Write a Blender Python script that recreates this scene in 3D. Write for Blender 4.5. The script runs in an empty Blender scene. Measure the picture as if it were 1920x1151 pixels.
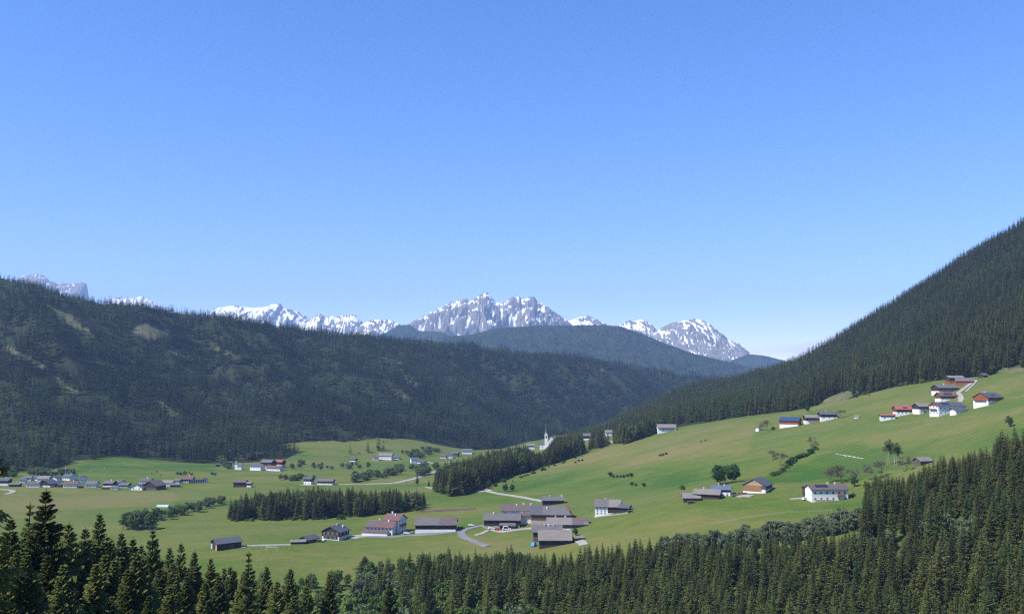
import bpy, math, random
import numpy as np
from mathutils import Vector, Matrix

R = math.radians
scene = bpy.context.scene
COL = scene.collection

# ------------------------------------------------------------------ camera, sky, sun, exposure
FPX, W0, H0, YH = 1700.0, 1920.0, 1151.0, 720.0      # focal length and horizon row in photograph pixels
PITCH = math.atan((YH - H0 / 2) / FPX)
ZC = 120.0                                           # camera height above the local datum
cam = bpy.data.cameras.new('camera')
cam.sensor_width = 36.0
cam.lens = 36.0 * FPX / W0
cam.clip_start, cam.clip_end = 0.5, 90000.0
camo = bpy.data.objects.new('camera', cam)
COL.objects.link(camo)
camo.location = (0, 0, ZC)
camo.rotation_euler = (math.pi / 2 + PITCH, 0, 0)
scene.camera = camo

SUN_EL, SUN_AZ = R(52), R(118)      # azimuth counted from the view direction towards the left
sdir = Vector((-math.sin(SUN_AZ) * math.cos(SUN_EL), math.cos(SUN_AZ) * math.cos(SUN_EL), math.sin(SUN_EL)))
world = bpy.data.worlds.new('World')
scene.world = world
world.use_nodes = True
wn = world.node_tree
bg = wn.nodes['Background']
sky = wn.nodes.new('ShaderNodeTexSky')
sky.sky_type = 'NISHITA'
sky.sun_disc = False
sky.sun_elevation = SUN_EL
sky.sun_rotation = math.atan2(sdir.x, sdir.y)
sky.altitude = 1500
sky.air_density = 1.0
sky.dust_density = 0.1
sky.ozone_density = 3.0
hs = wn.nodes.new('ShaderNodeHueSaturation')
hs.inputs['Saturation'].default_value = 1.28
wb = wn.nodes.new('ShaderNodeMix')      # white balance of the camera
wb.data_type = 'RGBA'
wb.blend_type = 'MULTIPLY'
wb.inputs[0].default_value = 1.0
wb.inputs[7].default_value = (1.06, 0.93, 1.03, 1)
wn.links.new(sky.outputs[0], wb.inputs[6])
wn.links.new(wb.outputs[2], hs.inputs['Color'])
# thin cirrus low over the horizon
tc = wn.nodes.new('ShaderNodeTexCoord')
sx = wn.nodes.new('ShaderNodeSeparateXYZ')
wn.links.new(tc.outputs['Generated'], sx.inputs[0])


def wmath(op, a, b=0.0, c=None, clamp=False):
    x = wn.nodes.new('ShaderNodeMath')
    x.operation = op
    x.use_clamp = clamp
    for i, v in enumerate((a, b, c)):
        if v is None:
            continue
        if isinstance(v, (int, float)):
            x.inputs[i].default_value = v
        else:
            wn.links.new(v, x.inputs[i])
    return x.outputs[0]


az = wmath('ARCTAN2', sx.outputs[0], sx.outputs[1])
cv = wn.nodes.new('ShaderNodeCombineXYZ')
wn.links.new(wmath('MULTIPLY', az, 2.2), cv.inputs[0])
wn.links.new(wmath('ADD', wmath('MULTIPLY', sx.outputs[2], 34.0), wmath('MULTIPLY', az, -2.6)), cv.inputs[1])
cn = wn.nodes.new('ShaderNodeTexNoise')
cn.inputs['Scale'].default_value = 1.6
cn.inputs['Detail'].default_value = 5
wn.links.new(cv.outputs[0], cn.inputs['Vector'])
cm = wmath('MULTIPLY_ADD', cn.outputs['Fac'], 6.0, -2.5, True)
low = wmath('MULTIPLY', wmath('MULTIPLY_ADD', sx.outputs[2], -22.0, 1.75, True), wmath('MULTIPLY_ADD', az, 9.0, -1.9, True))
cmix = wn.nodes.new('ShaderNodeMix')
cmix.data_type = 'RGBA'
wn.links.new(wmath('MULTIPLY', wmath('MULTIPLY', cm, low), 1.0), cmix.inputs[0])
wn.links.new(hs.outputs[0], cmix.inputs[6])
cmix.inputs[7].default_value = (5.2, 5.3, 5.8, 1)
wn.links.new(cmix.outputs[2], bg.inputs['Color'])
bg.inputs['Strength'].default_value = 0.15
sun = bpy.data.lights.new('sun', 'SUN')
sun.energy = 5.0
sun.angle = R(0.53)
sun.color = (1.0, 0.95, 0.87)
suno = bpy.data.objects.new('sun', sun)
COL.objects.link(suno)
suno.rotation_euler = sdir.to_track_quat('Z', 'Y').to_euler()
suno.location = (0, 0, 400)
vs = scene.view_settings
vs.view_transform = 'Standard'
vs.look = 'None'
vs.exposure = 0.68
vs.gamma = 1.0
vs.use_curve_mapping = False
scene.render.engine = 'CYCLES'
scene.cycles.use_denoising = False
scene.cycles.use_adaptive_sampling = False
scene.cycles.sample_clamp_indirect = 2.0
scene.cycles.pixel_filter_type = 'BLACKMAN_HARRIS'
scene.cycles.filter_width = 1.25
scene.cycles.max_bounces = 6
scene.cycles.diffuse_bounces = 2
scene.cycles.volume_bounces = 0
scene.cycles.transparent_max_bounces = 8

# ------------------------------------------------------------------ picture geometry helpers
cP, sP = math.cos(PITCH), math.sin(PITCH)


def ray(px, py):
    dx = (np.asarray(px, float) - W0 / 2) / FPX
    dz = (H0 / 2 - np.asarray(py, float)) / FPX
    return dx, cP - dz * sP, sP + dz * cP


def at(px, py, D):
    a, b, c = ray(px, py)
    return np.array([a / b * D, D + 0 * a, ZC + c / b * D])


def project(X, Y, Z):
    Z = Z - ZC
    f = Y * cP + Z * sP
    u = -Y * sP + Z * cP
    return W0 / 2 + FPX * X / f, H0 / 2 - FPX * u / f


def tps_fit(P, lam=0.002):
    P = np.array(P, float)
    q = P[:, :2] / 500.0
    n = len(P)
    d = np.sqrt(((q[:, None] - q[None]) ** 2).sum(-1)) + 1e-9
    K = d * d * np.log(d)
    K[np.arange(n), np.arange(n)] = lam
    A = np.zeros((n + 3, n + 3))
    A[:n, :n] = K
    A[:n, n] = 1
    A[:n, n + 1:] = q
    A[n, :n] = 1
    A[n + 1:, :n] = q.T
    w = np.linalg.solve(A, np.concatenate([P[:, 2], np.zeros(3)]))

    def f(X, Y):
        X = np.asarray(X, float)
        Y = np.asarray(Y, float)
        sh = np.broadcast(X, Y).shape
        x = np.broadcast_to(X, sh).ravel() / 500.0
        y = np.broadcast_to(Y, sh).ravel() / 500.0
        out = w[n] + w[n + 1] * x + w[n + 2] * y
        for i in range(n):
            r2 = (x - q[i, 0]) ** 2 + (y - q[i, 1]) ** 2 + 1e-12
            out = out + w[i] * 0.5 * r2 * np.log(r2)
        return out.reshape(sh)
    return f


def _h(ix, iy, s):
    n = (ix.astype(np.int64) * 374761393 + iy.astype(np.int64) * 668265263 + s * 974711) & 0x7fffffff
    n = ((n ^ (n >> 13)) * 1274126177) & 0x7fffffff
    return ((n ^ (n >> 16)) & 0xffff) / 65535.0


def vnoise(x, y, s=0):
    x = np.asarray(x, float)
    y = np.asarray(y, float)
    ix = np.floor(x)
    iy = np.floor(y)
    fx = x - ix
    fy = y - iy
    fx = fx * fx * fx * (fx * (fx * 6 - 15) + 10)
    fy = fy * fy * fy * (fy * (fy * 6 - 15) + 10)
    a = _h(ix, iy, s)
    b = _h(ix + 1, iy, s)
    c = _h(ix, iy + 1, s)
    d = _h(ix + 1, iy + 1, s)
    return (a + (b - a) * fx) * (1 - fy) + (c + (d - c) * fx) * fy


def fbm(x, y, s=0, o=4, g=0.5):
    v, a, t = 0, 1.0, 0
    for i in range(o):
        v = v + a * vnoise(x, y, s + i * 17)
        t += a
        a *= g
        x = x * 2.03 + 11.3
        y = y * 2.03 + 5.7
    return v / t


def ridged(x, y, s=0, o=5, g=0.52):
    v, a, t = 0, 1.0, 0
    for i in range(o):
        n = 1 - np.abs(2 * vnoise(x, y, s + i * 31) - 1)
        v = v + a * n * n
        t += a
        a *= g
        x = x * 2.07 + 3.1
        y = y * 2.07 + 7.9
    return v / t


# ------------------------------------------------------------------ terrain functions
GP = [(960, 1000, 5)]
gpix = [
    # near meadows and farms
    (440, 1031, 600), (250, 1040, 600), (60, 1050, 600), (640, 1012, 640), (820, 998, 660), (600, 978, 735), (700, 965, 770), (300, 965, 800),
    (100, 950, 850), (900, 990, 665), (1040, 1000, 630), (1040, 940, 770), (1150, 965, 640), (1150, 900, 850), (1300, 940, 625),
    (1370, 910, 680), (1450, 915, 640), (1300, 860, 860), (1560, 940, 580), (1560, 880, 720), (1600, 820, 800), (1480, 805, 900),
    (1530, 790, 935), (1780, 777, 790), (1690, 782, 835), (1790, 735, 880), (1500, 1000, 505), (1300, 1012, 525), (1100, 1022, 560),
    (1640, 945, 565), (1850, 904, 480), (1730, 870, 620), (1850, 805, 680), (1920, 772, 690), (1860, 760, 755), (2000, 740, 720), (2060, 860, 480),
    # foot of the forest on the right
    (2050, 668, 900), (1920, 697, 950), (1750, 715, 1000), (1640, 735, 1080), (1500, 768, 1180), (1380, 783, 1250), (1230, 810, 1215),
    (1160, 832, 1270), (1095, 852, 1200), (1000, 887, 1030), (940, 914, 935), (850, 929, 890), (1020, 842, 1500), (1140, 815, 1480),
    (1300, 785, 1500), (1500, 740, 1500),
    # valley floor
    (100, 915, 985), (300, 919, 990), (460, 913, 1010), (600, 911, 1030), (780, 906, 1050), (440, 881, 1215), (510, 882, 1210), (150, 882, 1190),
    (30, 886, 1170), (-150, 885, 1180), (200, 855, 1350), (300, 863, 1385), (420, 871, 1330), (600, 843, 1550), (700, 864, 1490),
    (750, 821, 1750), (820, 839, 1700), (850, 857, 1590), (880, 844, 1850), (660, 880, 1250), (-150, 930, 900),
]
GP = [tuple(at(x, y, d)) for x, y, d in gpix]
GP += [(0, 0, ZC - 1.7), (-25, 2, ZC - 1.7), (25, 2, ZC - 1.7), (0, 14, ZC - 6), (0, 45, ZC - 21), (-40, 45, ZC - 20), (40, 45, ZC - 21), (0, 100, ZC - 44), (-60, 100, ZC - 40),
       (70, 100, ZC - 44), (0, 200, ZC - 78), (-110, 200, ZC - 76), (120, 200, ZC - 76), (0, 300, ZC - 99), (-170, 300, ZC - 100), (170, 300, ZC - 88),
       (0, 400, ZC - 109), (-220, 400, ZC - 109), (110, 400, ZC - 104), (215, 400, ZC - 74), (0, 500, ZC - 110), (-260, 500, ZC - 110),
       (-300, -200, ZC + 60), (300, -200, ZC + 60), (0, -200, ZC + 60), (-700, 900, ZC - 112), (-900, 1300, ZC - 110),
       (-300, 2600, ZC - 140), (300, 2600, ZC - 138), (900, 2600, ZC - 130), (0, 4000, ZC - 160), (1500, 4000, ZC - 160), (-1500, 4000, ZC - 160), (1300, 1300, ZC + 20),
       (900, 500, ZC - 10), (-900, 500, ZC - 90), (-1800, 1800, ZC - 110), (2000, 2000, ZC - 60)]
ground_f = tps_fit(GP)


def ground_h(X, Y):
    n = (fbm(np.asarray(X) / 55.0, np.asarray(Y) / 55.0, 5, 3) - 0.5) * 2.6
    wgt = np.clip((np.asarray(Y) - 150) / 400.0, 0, 1)
    return ground_f(X, Y) + n * wgt


def hit(px, py, y0=25.0, y1=2600.0):
    """the point of the ground that the photograph shows at this pixel"""
    Ys = np.geomspace(y0, y1, 700)
    a, b, c = ray(px, py)
    X = a / b * Ys
    Z = ZC + c / b * Ys
    g = ground_h(X, Ys)
    below = np.nonzero(Z < g)[0]
    if len(below) == 0:
        i = len(Ys) - 1
        return Vector((X[i], Ys[i], g[i]))
    i = max(1, below[0])
    d0, d1 = Z[i - 1] - g[i - 1], Z[i] - g[i]
    t = d0 / (d0 - d1 + 1e-9)
    Y = Ys[i - 1] + (Ys[i] - Ys[i - 1]) * t
    X = a / b * Y
    return Vector((float(X), float(Y), float(ground_h(X, Y))))


LFOOT = [(-250, 884, 1150), (-100, 884, 1170), (0, 884, 1172), (100, 882, 1190), (165, 869, 1280), (215, 852, 1370), (300, 861, 1395), (400, 869, 1345), (520, 857, 1430),
         (590, 842, 1570), (650, 852, 1530), (740, 846, 1610), (755, 819, 1760), (820, 828, 1800), (880, 841, 1870), (960, 842, 2000), (1100, 832, 2500), (1300, 800, 3400), (1450, 790, 4200)]
LMID = [(-250, 690, 1700), (0, 700, 1700), (200, 705, 1840), (400, 720, 1930), (600, 732, 2140), (800, 742, 2430), (1000, 752, 2850), (1200, 752, 3350), (1380, 745, 4000)]
LRID = [(-400, 470, 2250), (-200, 490, 2260), (0, 521, 2300), (60, 535, 2330), (130, 560, 2400), (200, 571, 2450), (300, 583, 2560), (400, 596, 2700), (500, 611, 2850), (600, 625, 3000), (720, 637, 3200),
        (800, 643, 3320), (900, 652, 3500), (1000, 662, 3700), (1100, 672, 3900), (1200, 690, 4100), (1300, 710, 4300), (1400, 722, 4500), (1500, 740, 4700)]
LP = [tuple(at(*p)) for p in LFOOT + LMID + LRID]
LP += [(p[0] - 120, p[1] + 560, p[2] - 150) for p in [at(*q) for q in LRID]]
LP += [(p[0] + 60, p[1] - 240, p[2] - 34) for p in [at(*q) for q in LFOOT[::2]]]
lhill_f = tps_fit(LP, 0.001)


def lhill_h(X, Y):
    X = np.asarray(X, float)
    Y = np.asarray(Y, float)
    b = lhill_f(X, Y)
    gl = ground_f(X, Y)
    w = np.clip((b - gl) / 120.0, 0, 1)
    u = X * 0.73 + Y * 0.68          # along the hill: gullies run down the fall line
    v = X * 0.68 - Y * 0.73
    return b + w * ((ridged(u / 380.0, v / 900.0, 3, 3) - 0.5) * 86 + (ridged(u / 130.0, v / 420.0, 23, 2) - .5) * 24 + (fbm(X / 60, Y / 60, 9, 3) - .5) * 10)


def fit_ridge(hf, a0, a1, foot, crest, sil, tree_h, r0, r1, sink=False):
    """lower or lift the crest so that the wooded skyline stands where the photograph has it"""
    xs = np.linspace(a0, a1, 260)
    T = (xs - W0 / 2) / FPX
    Ys = np.geomspace(r0, r1, 260)
    X = T[:, None] * Ys[None]
    Z = hf(X, np.repeat(Ys[None], len(xs), 0))
    px, py = project(X, np.repeat(Ys[None], len(xs), 0), Z)
    j = py.argmin(1)
    Yr = np.interp(xs, *zip(*sorted((p[0], p[2]) for p in crest)))
    Yf = np.interp(xs, *zip(*sorted((p[0], p[2]) for p in foot)))
    want = np.interp(xs, [p[0] for p in sil], [p[1] for p in sil]) + tree_h * FPX / Yr
    dz = -(want - py.min(1)) * Yr / FPX
    k = np.ones(9) / 9
    dz = np.convolve(np.pad(dz, 4, 'edge'), k, 'valid')

    def f(X, Y):
        X = np.asarray(X, float)
        Y = np.asarray(Y, float)
        q = W0 / 2 + FPX * X / np.maximum(Y, 1)
        w = np.clip((Y - np.interp(q, xs, Yf)) / (np.interp(q, xs, Yr) * .93 - np.interp(q, xs, Yf)), 0, 1)
        return hf(X, Y) + np.interp(q, xs, dz) * w ** 1.3 - (np.clip(np.interp(q, xs, Yf) - Y, 0, 250) * .12 if sink else 0)
    return f


LSIL = [(-300, 480), (0, 515), (60, 528), (130, 552), (200, 562), (300, 575), (400, 588), (500, 603), (600, 618), (720, 630), (800, 636), (900, 646), (1000, 656), (1100, 666), (1200, 684), (1300, 704), (1500, 735)]
for _ in range(2):
    lhill_h = fit_ridge(lhill_h, -500, 1560, LFOOT, LRID, LSIL, 12, 1100, 5400, _ == 1)

RFOOT = [(2150, 645, 880), (2050, 666, 900), (1920, 696, 952), (1750, 714, 1002), (1640, 734, 1085), (1560, 754, 1145), (1500, 767, 1185), (1380, 781, 1260), (1300, 793, 1280), (1230, 802, 1300), (1165, 824, 1350),
         (1100, 822, 1600), (1000, 838, 1950)]
RMID = [(2080, 500, 1280), (1920, 565, 1300), (1700, 625, 1500), (1500, 712, 1640), (1300, 762, 1740), (1200, 788, 1800)]
RRID = [(2250, 240, 1600), (2050, 345, 1650), (1920, 428, 1700), (1800, 500, 1780), (1700, 560, 1870), (1600, 620, 1980), (1500, 675, 2100), (1460, 694, 2150), (1400, 708, 2200), (1310, 722, 2250),
        (1240, 746, 2300), (1180, 776, 2350), (1130, 800, 2400), (1070, 822, 2450)]
RP = [tuple(at(*p)) for p in RFOOT + RMID + RRID]
RP += [(p[0] + 60, p[1] + 450, p[2] - 160) for p in [at(*q) for q in RRID]]
RP += [(p[0] - 20, p[1] - 220, p[2] - 45) for p in [at(*q) for q in RFOOT[::2]]]
rhill_f = tps_fit(RP, 0.001)


def rhill_h(X, Y):
    X = np.asarray(X, float)
    Y = np.asarray(Y, float)
    b = rhill_f(X, Y)
    w = np.clip((b - ground_f(X, Y)) / 80.0, 0, 1)
    return b + w * ((ridged((X + Y * .4) / 260.0, (Y - X * .4) / 700.0, 13, 3) - 0.5) * 22 + (fbm(X / 50, Y / 50, 19, 3) - .5) * 8)


RSIL = [(1070, 815), (1130, 792), (1180, 767), (1240, 737), (1310, 713), (1400, 697), (1460, 681), (1500, 664), (1600, 605), (1700, 545), (1800, 482), (1920, 410), (2050, 330), (2300, 200)]
for _ in range(2):
    rhill_h = fit_ridge(rhill_h, 1080, 2280, RFOOT, RRID, RSIL, 13, 900, 2900, _ == 1)

# ------------------------------------------------------------------ materials
MATS = {}


def new_mat(name):
    m = bpy.data.materials.new(name)
    m.use_nodes = True
    MATS[name] = m
    return m, m.node_tree.nodes, m.node_tree.links, m.node_tree.nodes['Principled BSDF']


def noise_node(n, l, scale, detail=4, vec=None, rough=0.6):
    t = n.new('ShaderNodeTexNoise')
    t.inputs['Scale'].default_value = scale
    t.inputs['Detail'].default_value = detail
    t.inputs['Roughness'].default_value = rough
    if vec is not None:
        l.new(vec, t.inputs['Vector'])
    return t.outputs['Fac']


def ramp(n, l, fac, stops):
    r = n.new('ShaderNodeValToRGB')
    el = r.color_ramp.elements
    while len(el) < len(stops):
        el.new(0.5)
    for e, (p, c) in zip(el, stops):
        e.position = p
        e.color = (*c, 1) if len(c) == 3 else c
    l.new(fac, r.inputs[0])
    return r.outputs[0]


def mixc(n, l, fac, a, b, mode='MIX'):
    x = n.new('ShaderNodeMix')
    x.data_type = 'RGBA'
    x.blend_type = mode
    for s, v in ((x.inputs[0], fac), (x.inputs[6], a), (x.inputs[7], b)):
        if isinstance(v, (int, float)):
            s.default_value = v
        elif isinstance(v, tuple):
            s.default_value = (*v, 1)
        else:
            l.new(v, s)
    return x.outputs[2]


def mth(n, l, op, a, b=None, clamp=False):
    x = n.new('ShaderNodeMath')
    x.operation = op
    x.use_clamp = clamp
    for i, v in enumerate((a, b)):
        if v is None:
            continue
        if isinstance(v, (int, float)):
            x.inputs[i].default_value = v
        else:
            l.new(v, x.inputs[i])
    return x.outputs[0]


def simple(name, col, rough=0.8, var=0.25, scale=0.6, bump=0.0, stretch=None, spec=0.3, metal=0.0):
    m, n, l, p = new_mat(name)
    tc = n.new('ShaderNodeTexCoord')
    vec = tc.outputs['Object']
    if stretch:
        mp = n.new('ShaderNodeMapping')
        mp.inputs['Scale'].default_value = stretch
        l.new(vec, mp.inputs[0])
        vec = mp.outputs[0]
    f = noise_node(n, l, scale, 5, vec)
    dk = tuple(c * (1 - var) for c in col)
    lt = tuple(min(1, c * (1 + var)) for c in col)
    c = ramp(n, l, f, [(0.3, dk), (0.7, lt)])
    l.new(c, p.inputs['Base Color'])
    p.inputs['Roughness'].default_value = rough
    p.inputs['Specular IOR Level'].default_value = spec
    p.inputs['Metallic'].default_value = metal
    if bump:
        b = n.new('ShaderNodeBump')
        b.inputs['Strength'].default_value = bump
        l.new(f, b.inputs['Height'])
        l.new(b.outputs[0], p.inputs['Normal'])
    return m


simple('plaster', (0.68, 0.67, 0.64), .9, .10, .5)
simple('plaster_cream', (0.80, 0.75, 0.64), .9, .06, .5)
simple('stone', (0.34, 0.30, 0.26), .9, .4, 1.2, .5)
simple('concrete', (0.42, 0.41, 0.39), .9, .15, .5)
simple('wood_dark', (0.040, 0.030, 0.026), .85, .45, 1.2, 0, (3, 3, .3))
simple('wood_brown', (0.12, 0.065, 0.035), .8, .4, 1.2, 0, (3, 3, .3))
simple('wood_grey', (0.10, 0.085, 0.07), .9, .4, 1.2, 0, (3, 3, .3))
simple('wood_red', (0.25, 0.075, 0.03), .8, .35, 1.2, 0, (3, 3, .3))
simple('wood_orange', (0.27, 0.135, 0.055), .75, .3, 1.2, 0, (4, 4, .3))
simple('wood_pale', (0.37, 0.26, 0.16), .75, .2, 1.2, 0, (4, 4, .3))
simple('roof_grey', (0.112, 0.104, 0.102), .75, .22, .5, .15, (.4, 2.5, 2.5))
simple('roof_light', (0.17, 0.152, 0.138), .75, .2, .5, .15, (.4, 2.5, 2.5))
simple('roof_brown', (0.105, 0.080, 0.076), .75, .25, .5, .15, (.4, 2.5, 2.5))
simple('roof_slate', (0.075, 0.080, 0.092), .6, .2, .5, .15, (.4, 2.5, 2.5))
simple('roof_blue', (0.09, 0.115, 0.17), .5, .2, .5, .1, (.4, 2.5, 2.5))
simple('roof_red', (0.25, 0.085, 0.058), .75, .25, .6, .15, (.4, 2.5, 2.5))
simple('roof_rust', (0.13, 0.072, 0.062), .75, .25, .6, .15, (.4, 2.5, 2.5))
simple('solar', (0.035, 0.058, 0.12), .18, .12, .4, spec=.7)
simple('solar_dark', (0.015, 0.018, 0.03), .15, .2, .4, spec=.6)
simple('glass_dark', (0.02, 0.024, 0.03), .12, .2, .5, spec=.6)
simple('frame_white', (0.72, 0.71, 0.68), .6, .05, 1)
simple('asphalt', (0.16, 0.16, 0.165), .85, .15, .12)
simple('gravel_road', (0.27, 0.255, 0.22), .95, .18, .25)
simple('gravel_bank', (0.42, 0.33, 0.25), .95, .3, .25)
simple('white_paint', (0.8, 0.8, 0.8), .5, .05, 1)
simple('pale_stone', (0.55, 0.53, 0.48), .9, .3, 1.0, .4)
simple('car_white', (0.75, 0.76, 0.78), .3, .03, 1, spec=.5)
simple('car_blue', (0.03, 0.25, 0.55), .35, .05, 1, spec=.5)
simple('car_red', (0.35, 0.03, 0.02), .35, .05, 1, spec=.5)
simple('car_grey', (0.12, 0.13, 0.14), .3, .05, 1, spec=.5)
simple('tyre', (0.012, 0.012, 0.012), .9, .1, 1)
simple('steel', (0.55, 0.57, 0.58), .45, .1, 1, metal=.3)
simple('tent_green', (0.30, 0.46, 0.38), .7, .15, .4)
simple('cow_hide', (0.018, 0.012, 0.010), .8, .3, 1.5)
simple('bark', (0.085, 0.062, 0.048), .95, .4, 2.0, .4, (2, 2, .5))
simple('bark_pale', (0.30, 0.27, 0.24), .95, .4, 2.0, .3, (2, 2, .6))
simple('bark_twig', (0.115, 0.088, 0.068), .95, .3, 2.0)
simple('soil', (0.085, 0.06, 0.045), .95, .3, .2)


def foliage(name, dark, light, warm, trans=0.25, rough=0.75):
    m, n, l, p = new_mat(name)
    oi = n.new('ShaderNodeObjectInfo')
    at_ = n.new('ShaderNodeAttribute')
    at_.attribute_type = 'INSTANCER'
    at_.attribute_name = 'tint'
    tc = n.new('ShaderNodeTexCoord')
    f = noise_node(n, l, 0.55, 3, tc.outputs['Object'])
    f2 = mth(n, l, 'ADD', mth(n, l, 'MULTIPLY', f, 0.55), mth(n, l, 'MULTIPLY', oi.outputs['Random'], 0.6), True)
    c = ramp(n, l, f2, [(0.2, dark), (0.85, light)])
    c = mixc(n, l, at_.outputs['Fac'], c, warm)
    l.new(c, p.inputs['Base Color'])
    p.inputs['Roughness'].default_value = rough
    p.inputs['Specular IOR Level'].default_value = 0.15
    tr = n.new('ShaderNodeBsdfTranslucent')
    l.new(c, tr.inputs[0])
    ms = n.new('ShaderNodeMixShader')
    ms.inputs[0].default_value = trans
    l.new(p.outputs[0], ms.inputs[1])
    l.new(tr.outputs[0], ms.inputs[2])
    l.new(ms.outputs[0], n['Material Output'].inputs['Surface'])
    return m


foliage('needles', (0.032, 0.042, 0.013), (0.120, 0.132, 0.034), (0.095, 0.130, 0.038))
foliage('needles_near', (0.040, 0.056, 0.015), (0.150, 0.170, 0.042), (0.12, 0.15, 0.04))
foliage('needles_far', (0.012, 0.022, 0.012), (0.048, 0.068, 0.026), (0.070, 0.098, 0.034))
foliage('needles_fresh', (0.050, 0.085, 0.022), (0.085, 0.13, 0.035), (0.10, 0.16, 0.04))
foliage('leaves', (0.078, 0.130, 0.030), (0.130, 0.195, 0.050), (0.11, 0.15, 0.08), .35)
foliage('leaves_pale', (0.105, 0.145, 0.066), (0.165, 0.205, 0.10), (0.16, 0.17, 0.11), .35)
foliage('leaves_deep', (0.035, 0.080, 0.022), (0.060, 0.125, 0.035), (0.08, 0.13, 0.05), .3)
foliage('twigs', (0.10, 0.075, 0.058), (0.15, 0.115, 0.085), (0.17, 0.13, 0.09), .2)


def meadow_material():
    m, n, l, p = new_mat('meadow')
    g = n.new('ShaderNodeNewGeometry')
    mp = n.new('ShaderNodeMapping')
    mp.inputs['Scale'].default_value = (0.006, 0.014, 0.02)
    mp.inputs['Rotation'].default_value = (0, 0, R(-24))
    l.new(g.outputs['Position'], mp.inputs[0])
    big = noise_node(n, l, 1.0, 6, mp.outputs[0], .62)
    mp2 = n.new('ShaderNodeMapping')
    mp2.inputs['Scale'].default_value = (0.06, 0.10, 0.1)
    l.new(g.outputs['Position'], mp2.inputs[0])
    mid = noise_node(n, l, 1.0, 7, mp2.outputs[0], .7)
    fine = noise_node(n, l, 0.9, 4, g.outputs['Position'], .7)
    a = n.new('ShaderNodeAttribute')
    a.attribute_name = 'dry'
    s = mth(n, l, 'ADD', mth(n, l, 'MULTIPLY', big, 1.55), mth(n, l, 'MULTIPLY', mid, 0.85))
    s = mth(n, l, 'ADD', s, mth(n, l, 'MULTIPLY', a.outputs['Fac'], 0.80))
    s = mth(n, l, 'SUBTRACT', s, 0.70, True)
    c = ramp(n, l, s, [(0.15, (0.042, 0.096, 0.012)), (0.38, (0.075, 0.118, 0.018)), (0.62, (0.114, 0.132, 0.029)), (0.88, (0.160, 0.141, 0.050))])
    k = ramp(n, l, fine, [(0.25, (0.70, 0.70, 0.70)), (0.75, (1.22, 1.22, 1.22))])
    c = mixc(n, l, 1.0, c, k, 'MULTIPLY')
    sp = ramp(n, l, mid, [(0.60, (0, 0, 0)), (0.78, (1, 1, 1))])
    c = mixc(n, l, mth(n, l, 'MULTIPLY', sp, 0.35), c, (0.17, 0.155, 0.06))
    mp3 = n.new('ShaderNodeMapping')
    mp3.inputs['Rotation'].default_value = (0, 0, R(62))
    l.new(g.outputs['Position'], mp3.inputs[0])
    wv = n.new('ShaderNodeTexWave')
    wv.inputs['Scale'].default_value = 0.045
    wv.inputs['Distortion'].default_value = 1.6
    wv.inputs['Detail'].default_value = 3
    wv.inputs['Detail Scale'].default_value = 0.6
    l.new(mp3.outputs[0], wv.inputs['Vector'])
    msk = ramp(n, l, noise_node(n, l, 0.004, 3, g.outputs['Position']), [(0.46, (0, 0, 0)), (0.56, (1, 1, 1))])
    c = mixc(n, l, mth(n, l, 'MULTIPLY', msk, 0.30), c, mixc(n, l, wv.outputs['Fac'], (0.062, 0.098, 0.022), (0.135, 0.142, 0.050)))
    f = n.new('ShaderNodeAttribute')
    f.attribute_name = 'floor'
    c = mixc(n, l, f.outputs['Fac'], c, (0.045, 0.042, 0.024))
    l.new(c, p.inputs['Base Color'])
    p.inputs['Roughness'].default_value = 0.9
    p.inputs['Specular IOR Level'].default_value = 0.1
    b = n.new('ShaderNodeBump')
    b.inputs['Strength'].default_value = 0.6
    b.inputs['Distance'].default_value = 0.6
    l.new(fine, b.inputs['Height'])
    l.new(b.outputs[0], p.inputs['Normal'])
    return m


meadow_material()


def forest_floor_material():
    m, n, l, p = new_mat('forest_floor')
    g = n.new('ShaderNodeNewGeometry')
    f = noise_node(n, l, 0.05, 6, g.outputs['Position'], .7)
    a = n.new('ShaderNodeAttribute')
    a.attribute_name = 'clearing'
    base = ramp(n, l, f, [(0.3, (0.014, 0.020, 0.009)), (0.7, (0.032, 0.040, 0.016))])
    clr = ramp(n, l, f, [(0.38, (0.06, 0.09, 0.03)), (0.50, (0.105, 0.11, 0.055)), (0.66, (0.17, 0.135, 0.095))])
    c = mixc(n, l, a.outputs['Fac'], base, clr)
    l.new(c, p.inputs['Base Color'])
    p.inputs['Roughness'].default_value = 0.95
    p.inputs['Specular IOR Level'].default_value = 0.05
    return m


forest_floor_material()


def far_forest_material():
    m, n, l, p = new_mat('far_forest_floor')
    g = n.new('ShaderNodeNewGeometry')
    f = noise_node(n, l, 0.02, 7, g.outputs['Position'], .75)
    f2 = noise_node(n, l, 0.0022, 4, g.outputs['Position'], .6)
    c = ramp(n, l, f, [(0.32, (0.014, 0.024, 0.011)), (0.7, (0.045, 0.060, 0.026))])
    c = mixc(n, l, ramp(n, l, f2, [(0.66, (0, 0, 0)), (0.72, (.8, .8, .8))]), c, (0.15, 0.13, 0.09))
    l.new(c, p.inputs['Base Color'])
    p.inputs['Roughness'].default_value = 0.95
    p.inputs['Specular IOR Level'].default_value = 0.05
    b = n.new('ShaderNodeBump')
    b.inputs['Strength'].default_value = 1.0
    b.inputs['Distance'].default_value = 30
    l.new(f, b.inputs['Height'])
    l.new(b.outputs[0], p.inputs['Normal'])
    return m


far_forest_material()


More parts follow.
